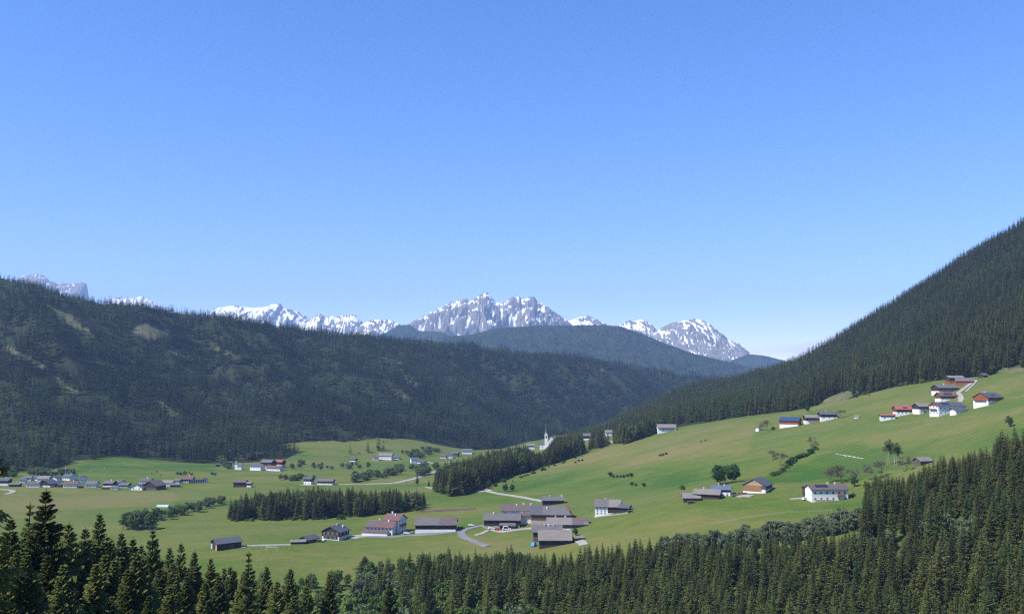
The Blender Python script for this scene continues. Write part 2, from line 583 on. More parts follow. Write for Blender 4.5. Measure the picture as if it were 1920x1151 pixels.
def rock_material():
    m, n, l, p = new_mat('alpine_rock_and_snow')
    g = n.new('ShaderNodeNewGeometry')
    a = n.new('ShaderNodeAttribute')
    a.attribute_name = 'snow'
    f = noise_node(n, l, 0.012, 7, g.outputs['Position'], .72)
    f2 = noise_node(n, l, 0.0035, 5, g.outputs['Position'], .7)
    s = mth(n, l, 'ADD', a.outputs['Fac'], mth(n, l, 'MULTIPLY', mth(n, l, 'SUBTRACT', f, 0.5), 0.45))
    k = ramp(n, l, s, [(0.48, (0, 0, 0)), (0.53, (1, 1, 1))])
    rock = ramp(n, l, mth(n, l, 'ADD', mth(n, l, 'MULTIPLY', f, .5), mth(n, l, 'MULTIPLY', f2, .5)), [(0.34, (0.125, 0.115, 0.108)), (0.66, (0.26, 0.24, 0.22))])
    v = n.new('ShaderNodeAttribute')
    v.attribute_name = 'scrub'
    rock = mixc(n, l, v.outputs['Fac'], rock, (0.05, 0.062, 0.03))
    c = mixc(n, l, k, rock, (0.86, 0.87, 0.88))
    l.new(c, p.inputs['Base Color'])
    p.inputs['Roughness'].default_value = 0.85
    p.inputs['Specular IOR Level'].default_value = 0.1
    b = n.new('ShaderNodeBump')
    b.inputs['Strength'].default_value = 0.8
    b.inputs['Distance'].default_value = 25
    l.new(f, b.inputs['Height'])
    l.new(b.outputs[0], p.inputs['Normal'])
    return m


rock_material()


# ------------------------------------------------------------------ object helpers
def tag(o, label=None, cat=None, group=None, kind=None):
    if label:
        o['label'] = label
    if cat:
        o['category'] = cat
    if group:
        o['group'] = group
    if kind:
        o['kind'] = kind
    return o


def empty(name, loc=(0, 0, 0), rz=0.0):
    o = bpy.data.objects.new(name, None)
    o.empty_display_size = 0.5
    COL.objects.link(o)
    o.location = loc
    o.rotation_euler = (0, 0, rz)
    return o


def mesh(name, V, F, mats, mi=None, smooth=False, attrs=None):
    me = bpy.data.meshes.new(name)
    V = np.asarray(V, dtype=np.float32).reshape(-1, 3)
    if isinstance(F, np.ndarray):
        k = F.shape[1]
        me.vertices.add(len(V))
        me.vertices.foreach_set('co', V.ravel())
        me.loops.add(F.size)
        me.loops.foreach_set('vertex_index', F.astype(np.int32).ravel())
        me.polygons.add(len(F))
        me.polygons.foreach_set('loop_start', np.arange(0, F.size, k, dtype=np.int32))
        me.polygons.foreach_set('loop_total', np.full(len(F), k, dtype=np.int32))
        me.update(calc_edges=True)
    else:
        me.from_pydata(V.tolist(), [], F)
    for m in (mats if isinstance(mats, (list, tuple)) else [mats]):
        me.materials.append(MATS[m])
    if mi is not None:
        me.polygons.foreach_set('material_index', np.asarray(mi, dtype=np.int32))
    if smooth:
        me.polygons.foreach_set('use_smooth', np.ones(len(me.polygons), dtype=bool))
    if attrs:
        for k, v in attrs.items():
            a = me.attributes.new(k, 'FLOAT', 'POINT')
            a.data.foreach_set('value', np.asarray(v, dtype=np.float32).ravel())
    me.update()
    return me


def obj(name, me, parent=None, loc=None, rz=None):
    o = bpy.data.objects.new(name, me)
    COL.objects.link(o)
    if parent is not None:
        o.parent = parent
    if loc is not None:
        o.location = loc
    if rz is not None:
        o.rotation_euler = (0, 0, rz)
    return o


class MB:
    def __init__(self):
        self.v, self.f, self.m = [], [], []

    def box(self, x0, x1, y0, y1, z0, z1, m=0):
        b = len(self.v)
        self.v += [(x0, y0, z0), (x1, y0, z0), (x1, y1, z0), (x0, y1, z0), (x0, y0, z1), (x1, y0, z1), (x1, y1, z1), (x0, y1, z1)]
        for q in ((0, 3, 2, 1), (4, 5, 6, 7), (0, 1, 5, 4), (1, 2, 6, 5), (2, 3, 7, 6), (3, 0, 4, 7)):
            self.f.append(tuple(b + i for i in q))
            self.m.append(m)

    def prism_x(self, prof, x0, x1, m=0):
        """profile of (y, z) points, counter-clockwise seen from +x, extruded along x"""
        b, n = len(self.v), len(prof)
        self.v += [(x0, y, z) for y, z in prof] + [(x1, y, z) for y, z in prof]
        for i in range(n):
            j = (i + 1) % n
            self.f.append((b + i, b + j, b + n + j, b + n + i))
            self.m.append(m)
        self.f.append(tuple(b + n - 1 - i for i in range(n)))
        self.f.append(tuple(b + n + i for i in range(n)))
        self.m += [m, m]

    def tube(self, pts, rad, sides=6, m=0):
        b0 = len(self.v)
        P = [Vector(p) for p in pts]
        for i, p in enumerate(P):
            t = (P[min(i + 1, len(P) - 1)] - P[max(i - 1, 0)]).normalized()
            up = Vector((0, 0, 1)) if abs(t.z) < .9 else Vector((1, 0, 0))
            a = t.cross(up).normalized()
            c = t.cross(a)
            r = rad[i] if isinstance(rad, (list, tuple)) else rad
            for k in range(sides):
                an = 2 * math.pi * k / sides
                self.v.append(tuple(p + (a * math.cos(an) + c * math.sin(an)) * r))
        for i in range(len(P) - 1):
            for k in range(sides):
                k2 = (k + 1) % sides
                self.f.append((b0 + i * sides + k, b0 + i * sides + k2, b0 + (i + 1) * sides + k2, b0 + (i + 1) * sides + k))
                self.m.append(m)
        self.f.append(tuple(b0 + k for k in range(sides))[::-1])
        self.f.append(tuple(b0 + (len(P) - 1) * sides + k for k in range(sides)))
        self.m += [m, m]

    def poly(self, pts, m=0):
        b = len(self.v)
        self.v += [tuple(p) for p in pts]
        self.f.append(tuple(range(b, b + len(pts))))
        self.m.append(m)

    def mesh(self, name, mats):
        return mesh(name, self.v, self.f, mats, self.m)

    def build(self, name, mats, parent=None, loc=None, rz=None):
        return obj(name, self.mesh(name, mats), parent, loc, rz)


def in_poly(px, py, poly):
    px = np.asarray(px)
    py = np.asarray(py)
    ins = np.zeros(px.shape, bool)
    n = len(poly)
    for i in range(n):
        x1, y1 = poly[i]
        x2, y2 = poly[(i + 1) % n]
        c = ((y1 > py) != (y2 > py)) & (px < (x2 - x1) * (py - y1) / (y2 - y1 + 1e-9) + x1)
        ins ^= c
    return ins


def grid_faces(nr, nc):
    i = np.arange(nr - 1)[:, None] * nc + np.arange(nc - 1)[None]
    return np.stack([i, i + 1, i + nc + 1, i + nc], -1).reshape(-1, 4)


# ------------------------------------------------------------------ ground, hills
# fields whose sward differs: photograph outline -> dryness of the grass (+ mown and dry, - lush)
FIELDS = [
    ([(0, 915), (130, 918), (330, 925), (330, 945), (0, 960)], .35),
    ([(330, 920), (440, 918), (430, 945), (330, 945)], -.12),
    ([(0, 962), (250, 975), (250, 1000), (0, 1000)], .1),
    ([(180, 850), (420, 868), (400, 885), (130, 885)], -.3),
    ([(880, 975), (1500, 975), (1500, 1040), (880, 1040)], .12),
    ([(950, 905), (1180, 880), (1330, 870), (1280, 910), (960, 925)], -.22),
    ([(1000, 890), (1160, 830), (1420, 790), (1400, 850), (1100, 880)], .30),
    ([(1420, 900), (1600, 830), (1780, 850), (1620, 900), (1450, 905)], -.42),
    ([(1700, 840), (1920, 775), (1920, 830), (1800, 850)], -.25),
    ([(1560, 830), (1750, 790), (1920, 760), (1920, 790), (1650, 840)], .28),
    ([(1400, 800), (1560, 770), (1650, 790), (1560, 830), (1400, 850)], .08),
    ([(1500, 760), (1640, 735), (1760, 720), (1740, 770), (1600, 775)], .2),
    ([(1830, 730), (1920, 700), (1920, 760), (1880, 745)], .1),
    ([(1330, 985), (1560, 945), (1600, 955), (1500, 972)], -.1),
    ([(790, 930), (960, 925), (960, 945), (800, 950)], -.15),
    ([(300, 985), (860, 950), (870, 1000), (300, 1030)], .05),
    ([(760, 822), (880, 842), (860, 850), (780, 840)], .0),
]
cols = np.radians(np.concatenate([np.linspace(-60, -36, 13)[:-1], np.linspace(-36, 36, 380), np.linspace(36, 60, 13)[1:]]))
rows = np.concatenate([[0.5, 2, 4], np.geomspace(7, 300, 60)[:-1], np.geomspace(300, 2400, 230)[:-1], np.geomspace(2400, 5000, 25)])
A, B = np.meshgrid(np.tan(cols), rows)
GX, GY = A * B, B
GZ = ground_h(GX, GY)
gpx, gpy = project(GX, GY, GZ)
dry = np.zeros_like(GX)
rng = np.random.default_rng(4)
wx = gpx + (fbm(GX / 25, GY / 25, 41, 3) - .5) * 14
wy = gpy + (fbm(GX / 25, GY / 25, 42, 3) - .5) * 4
for poly, v in FIELDS:
    dry[in_poly(wx, wy, poly)] += v
for _ in range(2):      # soften the borders
    dry[1:-1, 1:-1] = (dry[1:-1, 1:-1] * 2 + dry[:-2, 1:-1] + dry[2:, 1:-1] + dry[1:-1, :-2] + dry[1:-1, 2:]) / 6
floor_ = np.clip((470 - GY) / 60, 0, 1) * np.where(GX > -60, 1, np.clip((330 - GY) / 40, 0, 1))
# one sheet: behind the camera a skirt, beyond the valley it runs on to the horizon
far_rows = np.array([6500, 9000, 12000, 15000, 18600.])
FX, FY = np.tan(cols)[None] * far_rows[:, None], np.repeat(far_rows[:, None], len(cols), 1)
FZ = np.repeat((GZ[-1].mean() - np.array([20, 40, 60, 80, 100.]))[:, None], len(cols), 1)
bx = np.tan(cols)[None] * np.array([[60.], [6.]])
BY = np.repeat(np.array([[-60.], [-6.]]), len(cols), 1)
BZ = ground_h(bx, BY)
VX = np.concatenate([bx, GX, FX])
VY = np.concatenate([BY, GY, FY])
VZ = np.concatenate([BZ, GZ, FZ])
z0 = np.zeros_like(bx)
zf = np.zeros_like(FX)
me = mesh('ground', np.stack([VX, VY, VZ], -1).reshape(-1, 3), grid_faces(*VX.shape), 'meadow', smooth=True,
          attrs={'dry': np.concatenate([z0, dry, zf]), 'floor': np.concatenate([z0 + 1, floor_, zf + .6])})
tag(obj('ground', me), kind='structure')

CLEAR_L = [
    [(82, 572), (94, 572), (140, 600), (178, 630), (166, 630), (120, 602)],
    [(246, 622), (252, 610), (275, 606), (296, 616), (325, 622), (300, 630), (285, 637), (262, 634)],
    [(380, 643), (384, 641), (430, 663), (452, 672), (444, 671), (404, 657)],
    [(302, 658), (326, 657), (332, 666), (312, 663)],
    [(100, 704), (108, 708), (146, 737), (140, 739), (112, 722)],
    [(0, 644), (30, 659), (88, 690), (80, 691), (22, 664)],
    [(293, 749), (310, 754), (340, 784), (331, 784)],
    [(718, 667), (758, 682), (753, 685), (718, 671)],
    [(757, 708), (788, 727), (783, 730), (755, 711)],
    [(748, 738), (772, 752), (768, 755), (748, 741)],
    [(1124, 688), (1146, 698), (1140, 701), (1122, 692)],
    [(1048, 724), (1058, 727), (1056, 732), (1047, 729)],
]
CLEAR_R = [[(1540, 752), (1580, 735), (1612, 730), (1600, 745), (1560, 758), (1530, 768)], [(1860, 700), (1920, 680), (1920, 700), (1860, 712)]]


def hill_mesh(name, hf, a0, a1, na, r0, r1, nr, clear, matname):
    c = np.tan(np.radians(np.linspace(a0, a1, na)))
    r = np.geomspace(r0, r1, nr)
    A, B = np.meshgrid(c, r)
    X, Y = A * B, B
    Z = hf(X, Y)
    px, py = project(X, Y, Z)
    cl = np.zeros_like(X)
    for poly in clear:
        cl[in_poly(px + (fbm(X / 30, Y / 30, 51, 3) - .5) * 10, py + (fbm(X / 30, Y / 30, 52, 3) - .5) * 6, poly)] = 1
    me = mesh(name, np.stack([X, Y, Z], -1).reshape(-1, 3), grid_faces(nr, na), matname, smooth=True, attrs={'clearing': cl})
    return tag(obj(name, me), kind='structure')


hill_mesh('left_hill', lhill_h, -40, 20, 420, 1000, 5600, 220, CLEAR_L, 'forest_floor')
hill_mesh('right_hill', rhill_h, 2, 42, 260, 900, 3000, 150, CLEAR_R, 'forest_floor')


# far hills and mountains: an outline with real distance, depth and relief
def massif(name, sil, D, depth, seed, matname, base_px=735, nu=260, nv=110, rel=0.16, freq=1.0, snow0=0.5, strata=0.0, steep=1.15, back=0.5, jag=1.0, scrub=-1, slant=0.0, conc=1.0):
    sx = np.array([p[0] for p in sil], float)
    sy = np.array([p[1] for p in sil], float)
    u = np.linspace(sx[0], sx[-1], nu)
    y = np.interp(u, sx, sy)
    s = D / FPX
    X0 = (u - W0 / 2) * s
    y = y + (fbm(u / 6.0, u * 0 + seed, seed, 4) - .5) * 5.0 * jag
    H = np.array([at(a, b, D)[2] for a, b in zip(u, y)])
    zb = at(960, base_px, D)[2]
    vf = np.linspace(0, 1, nv)
    vb = np.linspace(0, 1, max(8, nv // 5))[1:]
    rowsY = np.concatenate([D + vb[::-1] * depth * back, D - vf * depth])
    prof = np.concatenate([(1 - vb[::-1]) ** 1.2, (1 - vf) ** steep])
    wv = np.concatenate([np.zeros(len(vb)), np.minimum(1, vf * 5) * (1 - vf * .35)])
    Xg = np.repeat(X0[None], len(rowsY), 0)
    Yg = np.repeat(rowsY[:, None], nu, 1)
    hh = np.repeat((H - zb)[None], len(rowsY), 0)
    vv = np.repeat(wv[:, None], nu, 1)
    dv = (D - Yg)
    wr = 1.0 * freq / (s * 26)
    Xw = Xg + dv * slant + (fbm(Xg * wr * .7, Yg * wr * .7, seed + 3, 3) - .5) * 22 * s
    n = ridged(Xw * wr * .55, Yg * wr * .42, seed, 5, .48)
    n2 = fbm(Xw * wr * 2.4 + 5, Yg * wr * 2.0, seed + 70, 5, .6)
    amp = max(60.0, (H.max() - zb)) * rel
    Z = zb + hh * prof[:, None] + vv * ((n - .62) * 2.2 + (n2 - .5) * .9) * amp
    # perspective: points in front are at D - dv, so they are laid out by true position
    g = np.gradient(Z, axis=1) / np.gradient(Xg, axis=1)
    gy = np.gradient(Z, axis=0) / (np.gradient(Yg, axis=0) + 1e-6)
    slope = np.sqrt(g ** 2 + gy ** 2)
    lap = np.zeros_like(Z)
    k = max(4, nu // 70)
    lap[:, k:-k] = (Z[:, 2 * k:] + Z[:, :-2 * k] - 2 * Z[:, k:-k])
    lap /= (np.abs(lap).mean() * 3 + 1e-6)
    alt = (Z - zb) / (H.max() - zb)
    dg = fbm((Xw + 1.0 * Z) / (s * 3.2), (Z - .5 * Xw) / (s * 15), seed + 9, 3) - .5       # bands that run down across the face
    sn = snow0 + np.clip(lap, -1, 1) * .36 * conc - np.clip(slope - .9, -.5, 1.2) * .12 + (alt - .55) * .22 + dg * .7 + (fbm(Xg / (s * 14), Z / (s * 8), seed + 19, 3) - .5) * .75
    if strata:
        sn += strata * np.sin(Z / (s * 0.85) + fbm(Xg / (s * 20), Z / (s * 20), seed + 4, 2) * 6)
    scr = np.clip((scrub - alt) * 5 + (fbm(Xg / (s * 7), Z / (s * 7), seed + 29, 3) - .5) * 1.5, 0, 1) if scrub > 0 else np.zeros_like(Z)
    sn = sn - scr * .5
    me = mesh(name, np.stack([Xg, Yg, Z], -1).reshape(-1, 3), grid_faces(*Z.shape)[:, ::-1].copy(), matname, smooth=True, attrs={'snow': sn, 'scrub': scr})
    o = tag(obj(name, me), kind='structure')
    return o, (Xg, Yg, Z)


RK = 'alpine_rock_and_snow'
massif('snowy_mountain', [(5, 545), (20, 530), (35, 517), (60, 514), (72, 514), (82, 521), (88, 527), (96, 528), (106, 534), (113, 531), (130, 531), (157, 530), (160, 540), (163, 566), (166, 640)], 15500, 1700, 11, RK,
       nu=230, rel=.08, snow0=.22, strata=.16, steep=.55, jag=.5)
massif('snowy_mountain', [(180, 585), (200, 564), (215, 558), (232, 560), (262, 556), (276, 561), (292, 571), (320, 600)], 15500, 3000, 12, RK, nu=200, rel=.12, snow0=.48, jag=.5)
massif('snowy_mountain', [(340, 640), (385, 594), (400, 580), (415, 575), (440, 573), (475, 577), (498, 574), (508, 570), (524, 569), (530, 577), (556, 584), (582, 598), (620, 630)], 15000, 3600, 13, RK, nu=320, rel=.14, snow0=.52, jag=.6)
massif('snowy_mountain', [(560, 640), (577, 600), (590, 592), (600, 588), (610, 594), (640, 592), (660, 590), (672, 596), (684, 610), (705, 650)], 14200, 3000, 14, RK, nu=260, rel=.16, snow0=.42, jag=1)
massif('snowy_mountain', [(640, 650), (676, 609), (690, 602), (710, 599), (730, 600), (748, 606), (766, 622), (800, 660)], 13400, 2800, 15, RK, nu=240, rel=.14, snow0=.40, jag=.8)
massif('snowy_mountain', [(700, 660), (745, 628), (770, 606), (800, 590), (830, 575), (845, 566), (870, 560), (882, 562), (904, 551), (916, 550), (924, 558), (930, 567), (941, 570), (956, 560), (974, 554),
                          (978, 563), (986, 560), (1000, 555), (1011, 566), (1030, 577), (1050, 590), (1066, 603), (1110, 650)], 12200, 3000, 16, RK, nu=620, nv=170, rel=.22, snow0=.39, jag=1.2, freq=.85, slant=.7)
massif('snowy_mountain', [(1030, 640), (1064, 602), (1085, 595), (1100, 592), (1116, 596), (1138, 608), (1180, 650)], 13800, 2600, 17, RK, nu=220, rel=.13, snow0=.43, jag=.7)
massif('snowy_mountain', [(1130, 650), (1160, 609), (1180, 602), (1200, 599), (1212, 601), (1222, 606), (1234, 620), (1270, 665)], 13000, 2600, 18, RK, nu=220, rel=.14, snow0=.45, jag=.9)
massif('snowy_mountain', [(1190, 665), (1232, 618), (1260, 605), (1285, 600), (1303, 598), (1316, 600), (1332, 607), (1360, 631), (1385, 648), (1405, 663), (1425, 668), (1470, 700)], 11800, 2600, 19, RK, nu=400, nv=140, rel=.15, snow0=.35, jag=.8, scrub=.42, slant=-.5)
FARHILLS = []
FARHILLS.append(massif('far_hill', [(600, 690), (660, 640), (720, 626), (745, 610), (768, 609), (785, 620), (830, 622), (880, 640), (960, 680)], 9500, 2600, 23, 'far_forest_floor', base_px=745, rel=.12, jag=.2, nu=220, nv=60)[1])
FARHILLS.append(massif('far_hill', [(640, 680), (720, 655), (790, 637), (840, 630), (880, 628), (905, 622), (935, 616), (965, 613), (1000, 611), (1080, 610), (1130, 609), (1165, 612), (1200, 624), (1240, 641), (1300, 663), (1360, 678), (1420, 692), (1500, 720)], 7200, 2400, 24,
                       'far_forest_floor', base_px=760, rel=.10, jag=.2, nu=420, nv=80)[1])
FARHILLS.append(massif('far_hill', [(1300, 720), (1340, 690), (1380, 672), (1402, 664), (1430, 666), (1462, 674), (1520, 690), (1600, 720)], 9800, 2600, 25, 'far_forest_floor', base_px=745, rel=.10, jag=.2, nu=200, nv=60)[1])


# ------------------------------------------------------------------ tree meshes
def spruce_mesh(name, seed, H=25.0, Rr=3.3, levels=40, per=7, twigs=8, bare=0.10, mat='needles', trunk=True, both=False, droop=1.0, sparse=0.0, wide=1.0, pw=.90):
    rg = np.random.default_rng(seed)
    V, F = [], []

    def tri(a, b, c):
        k = len(V)
        V.extend((a, b, c))
        F.append((k, k + 1, k + 2))

    for i in range(levels):
        t = bare + (1 - bare) * (i + rg.random() * .6) / levels
        z = H * t
        tt = (t - bare) / (1 - bare)
        prof = (1 - tt) ** pw * (1 if tt > .12 else .6 + tt * 3.3)
        npb = max(3, int(round(per * (0.55 + .6 * (1 - tt)))))
        ph0 = rg.random() * 6.28
        lobe = 0.84 + .3 * rg.random()
        for k in range(npb):
            if rg.random() < sparse:
                continue
            ph = ph0 + 6.283 * k / npb + (rg.random() - .5) * .7
            r = max(.12, Rr * prof * lobe * (0.60 + .6 * rg.random())) + .08
            slope = (0.30 * tt - 0.36 * (1 - tt)) * droop + (rg.random() - .5) * .22
            d = np.array([math.cos(ph), math.sin(ph), 0.])
            sd = np.array([-d[1], d[0], 0.])

            def pos(s):
                return d * r * s + np.array([0, 0, z + r * s * slope - r * .28 * (s - .15) * s * droop * (1 - tt) + r * .14 * s ** 3])
            m = 3 if twigs > 3 else 2
            wd = (.10 + .05 * r) * wide
            prev = pos(.04)
            for j in range(1, m + 1):
                p = pos(j / m)
                q = np.array([0, 0, -(.22 + .10 * r) * (1.05 - .5 * j / m)])
                tri(prev + sd * wd, p, prev - sd * wd)
                tri(prev, p, prev * .5 + p * .5 + q)
                prev = p
            for j in range(twigs):
                s = .22 + .78 * (j + rg.random() * .8) / twigs
                p = pos(min(s, .98))
                sg = 1 if j % 2 else -1
                L = r * (.40 - .24 * s) * (.7 + .6 * rg.random()) + .18
                tip = p + d * L * (.55 + .3 * rg.random()) + sd * sg * L * .8 + np.array([0, 0, -L * (.25 + .55 * rg.random())])
                w2 = (.10 + .045 * r) * wide
                tri(p + d * w2, tip, p - d * w2)
                if both:
                    tip2 = p + sd * sg * L * .35 + d * L * .15 + np.array([0, 0, -L * .8 - .1])
                    tri(p + d * w2 * .7, tip2, p - d * w2 * .7)
    # leader
    for k in range(4):
        an = k * 1.57 + rg.random()
        tri(np.array([.10 * math.cos(an), .10 * math.sin(an), H * .955]), np.array([0, 0, H * 1.012]), np.array([.10 * math.cos(an + 2), .10 * math.sin(an + 2), H * .955]))
    me = mesh(name, np.array(V), np.array(F), mat)
    if not trunk:
        return me
    b = MB()
    r0 = H * .0125
    b.tube([(0, 0, -1.5), (0, 0, H * .3), (0, 0, H * .7), (0, 0, H * .97)], [r0 * 1.15, r0 * .85, r0 * .45, .03], 6)
    return me, b.mesh(name + '_trunk', ['bark'])


def joined_tree(name, crown, trunk):
    """crown and trunk in one mesh, for the woods that read as a mass"""
    V, F, M = [], [], []
    mats = []
    off = 0
    for j, me in enumerate((crown, trunk)):
        co = np.zeros(len(me.vertices) * 3, np.float32)
        me.vertices.foreach_get('co', co)
        V.append(co.reshape(-1, 3))
        for p in me.polygons:
            F.append([v + off for v in p.vertices])
            M.append(j)
        off += len(me.vertices)
        mats.append(me.materials[0].name)
    return mesh(name, np.concatenate(V), F, mats, M)


def leaf_cloud(rg, centres, radii, per, size):
    V = []
    for c, r in zip(centres, radii):
        k = int(per)
        d = rg.normal(size=(k, 3))
        d /= np.linalg.norm(d, axis=1)[:, None] + 1e-9
        P = c + d * (r * (0.55 + .5 * rg.random((k, 1)))) * np.array([1, 1, .8])
        a = rg.normal(size=(k, 3)) + d * .3
        a -= d * (a * d).sum(1)[:, None] * .6
        a /= np.linalg.norm(a, axis=1)[:, None] + 1e-9
        b = np.cross(d + rg.normal(size=(k, 3)) * .6, a)
        b /= np.linalg.norm(b, axis=1)[:, None] + 1e-9
        s = size * (.6 + .8 * rg.random((k, 1)))
        V.append(np.stack([P - a * s, P + b * s * .55, P + a * s, P - b * s * .55], 1))
    V = np.concatenate(V).reshape(-1, 3)
    return V, np.arange(len(V)).reshape(-1, 4)


def broadleaf_mesh(name, seed, H=12.0, Rr=4.5, base=.22, clumps=42, per=34, size=.42, mat='leaves', bark='bark', stems=1, fill=.95):
    rg = np.random.default_rng(seed)
    b = MB()
    C, RR = [], []
    cz = H * (base + (1 - base) * .5)
    hz = H * (1 - base) * .5
    for i in range(clumps):
        d = rg.normal(size=3)
        d /= np.linalg.norm(d)
        q = rg.random() ** .45 * .84
        taper = 1 - .28 * max(0, d[2] * q)
        C.append(np.array([d[0] * Rr * q * taper, d[1] * Rr * q * taper, cz + d[2] * hz * q]))
        RR.append(Rr * (.20 + .15 * rg.random()))
    for s in range(stems):
        ox, oy = (0, 0) if stems == 1 else (rg.normal() * Rr * .3, rg.normal() * Rr * .3)
        lean = rg.normal(size=2) * H * .03
        b.tube([(ox, oy, -1), (ox + lean[0] * .4, oy + lean[1] * .4, H * .3), (ox + lean[0], oy + lean[1], H * .78)], [H * .016 / stems ** .6 + .04, H * .011 / stems ** .6 + .03, .04], 6)
    for i in range(0, clumps, 2):
        c = C[i]
        z0 = H * (base + .15 + .35 * rg.random())
        mid = np.array([c[0] * .5, c[1] * .5, (z0 + c[2]) * .5 - .2])
        b.tube([(0, 0, min(z0, H * .7)), tuple(mid), tuple(c)], [H * .007 + .02, H * .004 + .015, .015], 4)
    V, F = leaf_cloud(rg, C, RR, per * fill, size)
    return mesh(name, V, F, mat), b.mesh(name + '_trunk', [bark])


def bare_mesh(name, seed, H=9.0, Rr=4.0):
    """leafless tree: forking limbs and a haze of fine twigs"""
    rg = np.random.default_rng(seed)
    b = MB()
    T = []

    def grow(p, d, L, r, lev):
        q = p + d * L * .5 + rg.normal(size=3) * L * .06
        e = p + d * L + rg.normal(size=3) * L * .08
        b.tube([tuple(p), tuple(q), tuple(e)], [r, r * .8, r * .55], 5 if lev < 2 else 3)
        if lev >= 4:
            for k in range(9):
                v = d + rg.normal(size=3) * .75
                v /= np.linalg.norm(v)
                s = L * (.9 + rg.random() * .9)
                w = rg.normal(size=3)
                w = np.cross(v, w)
                w /= np.linalg.norm(w)
                m = e + v * s * .3
                T.append((e + w * .035, e + v * s, e - w * .035))
                v2 = v + rg.normal(size=3) * .6
                T.append((m + w * .03, m + v2 * s * .6, m - w * .03))
            return
        for k in range(3 if lev < 3 else 3):
            v = d + rg.normal(size=3) * (.48 if lev else .6)
            v[2] = max(v[2], -.15) + .12
            v /= np.linalg.norm(v)
            grow(e, v, L * (.62 + .25 * rg.random()), r * .6, lev + 1)
    grow(np.array([0, 0, -.6]), np.array([0., 0, 1]), H * .30, H * .022, 0)
    V = np.array(T).reshape(-1, 3)
    return mesh(name, V, np.arange(len(V)).reshape(-1, 3), 'twigs'), b.mesh(name + '_trunk', ['bark_twig'])


NEAR = [spruce_mesh('spruce_near', s, 26, rr, 60, 10, 13, b_, both=True, wide=1.0, mat='needles_near') for s, rr, b_ in ((1, 5.6, .05), (2, 5.0, .08), (3, 6.3, .05))]
LEAN = [spruce_mesh('spruce_thin', 8, 24, 3.0, 46, 7, 14, .05, both=True, sparse=.22, wide=.8, mat='needles_near')]
FRESH = [spruce_mesh('larch_near', 9, 24, 5.2, 54, 9, 14, .06, mat='needles_fresh', both=True, wide=.9)]
MIDT = [spruce_mesh('spruce_mid', 20 + s, 25, rr, 32, 9, 7, b_, wide=1.5) for s, rr, b_ in ((1, 5.4, .10), (2, 4.7, .14), (3, 6.2, .08), (4, 5.1, .18))]
MIDL = spruce_mesh('larch_mid', 29, 24, 5.0, 32, 9, 7, .1, wide=1.4, mat='needles_fresh')
FART = [spruce_mesh('spruce_far', 40 + s, 25, rr, 12, 7, 2, b_, wide=4.2, trunk=False, mat='needles_far', pw=.72) for s, rr, b_ in ((1, 4.2, .12), (2, 3.7, .16), (3, 4.7, .08))]
FARW = [spruce_mesh('spruce_warm', 44 + s, 25, rr, 12, 7, 2, b_, wide=4.2, trunk=False, pw=.74) for s, rr, b_ in ((1, 4.2, .12), (2, 3.7, .16), (3, 4.7, .08))]
FARL = [spruce_mesh('larch_far', 50, 24, 4.3, 12, 6, 2, .12, wide=3.6, trunk=False, mat='needles_fresh')]
MIDJ = [joined_tree('spruce_wood', *t) for t in MIDT]
MIDLJ = joined_tree('larch_wood', *MIDL)
BROAD = [broadleaf_mesh('alder', 60 + s, 11, 3.6, .12, 40, 38, .40, stems=2) for s in range(2)]
BROADP = [broadleaf_mesh('willow', 64 + s, 11, 3.8, .10, 44, 36, .40, mat='leaves_pale', stems=3, bark='bark_pale') for s in range(2)]
BIGT = broadleaf_mesh('maple', 70, 17, 7.5, .12, 90, 60, .5, mat='leaves_deep')
ROUNDT = broadleaf_mesh('round_tree', 71, 14, 5.0, .10, 55, 45, .45, mat='leaves_deep')
BIRCH = broadleaf_mesh('birch', 72, 14, 3.4, .26, 44, 26, .36, mat='leaves', bark='bark_pale', stems=3)
BUSH = [broadleaf_mesh('bush', 74 + s, 3.0, 2.0, .02, 22, 26, .28, mat=m_, stems=3) for s, m_ in ((0, 'leaves_deep'), (1, 'leaves'))]
BARE = [bare_mesh('bare_tree', 80, 9), bare_mesh('bare_tree', 81, 9)]
BROADJ = [joined_tree('alder_wood', *t) for t in BROAD + BROADP]
BUSHJ = [joined_tree('bush_wood', *t) for t in BUSH]

# ------------------------------------------------------------------ woods that read as a mass: points with a tree on each
SRC = {}


def src_obj(me):
    if me.name not in SRC:
        SRC[me.name] = bpy.data.objects.new(me.name, me)
    return SRC[me.name]


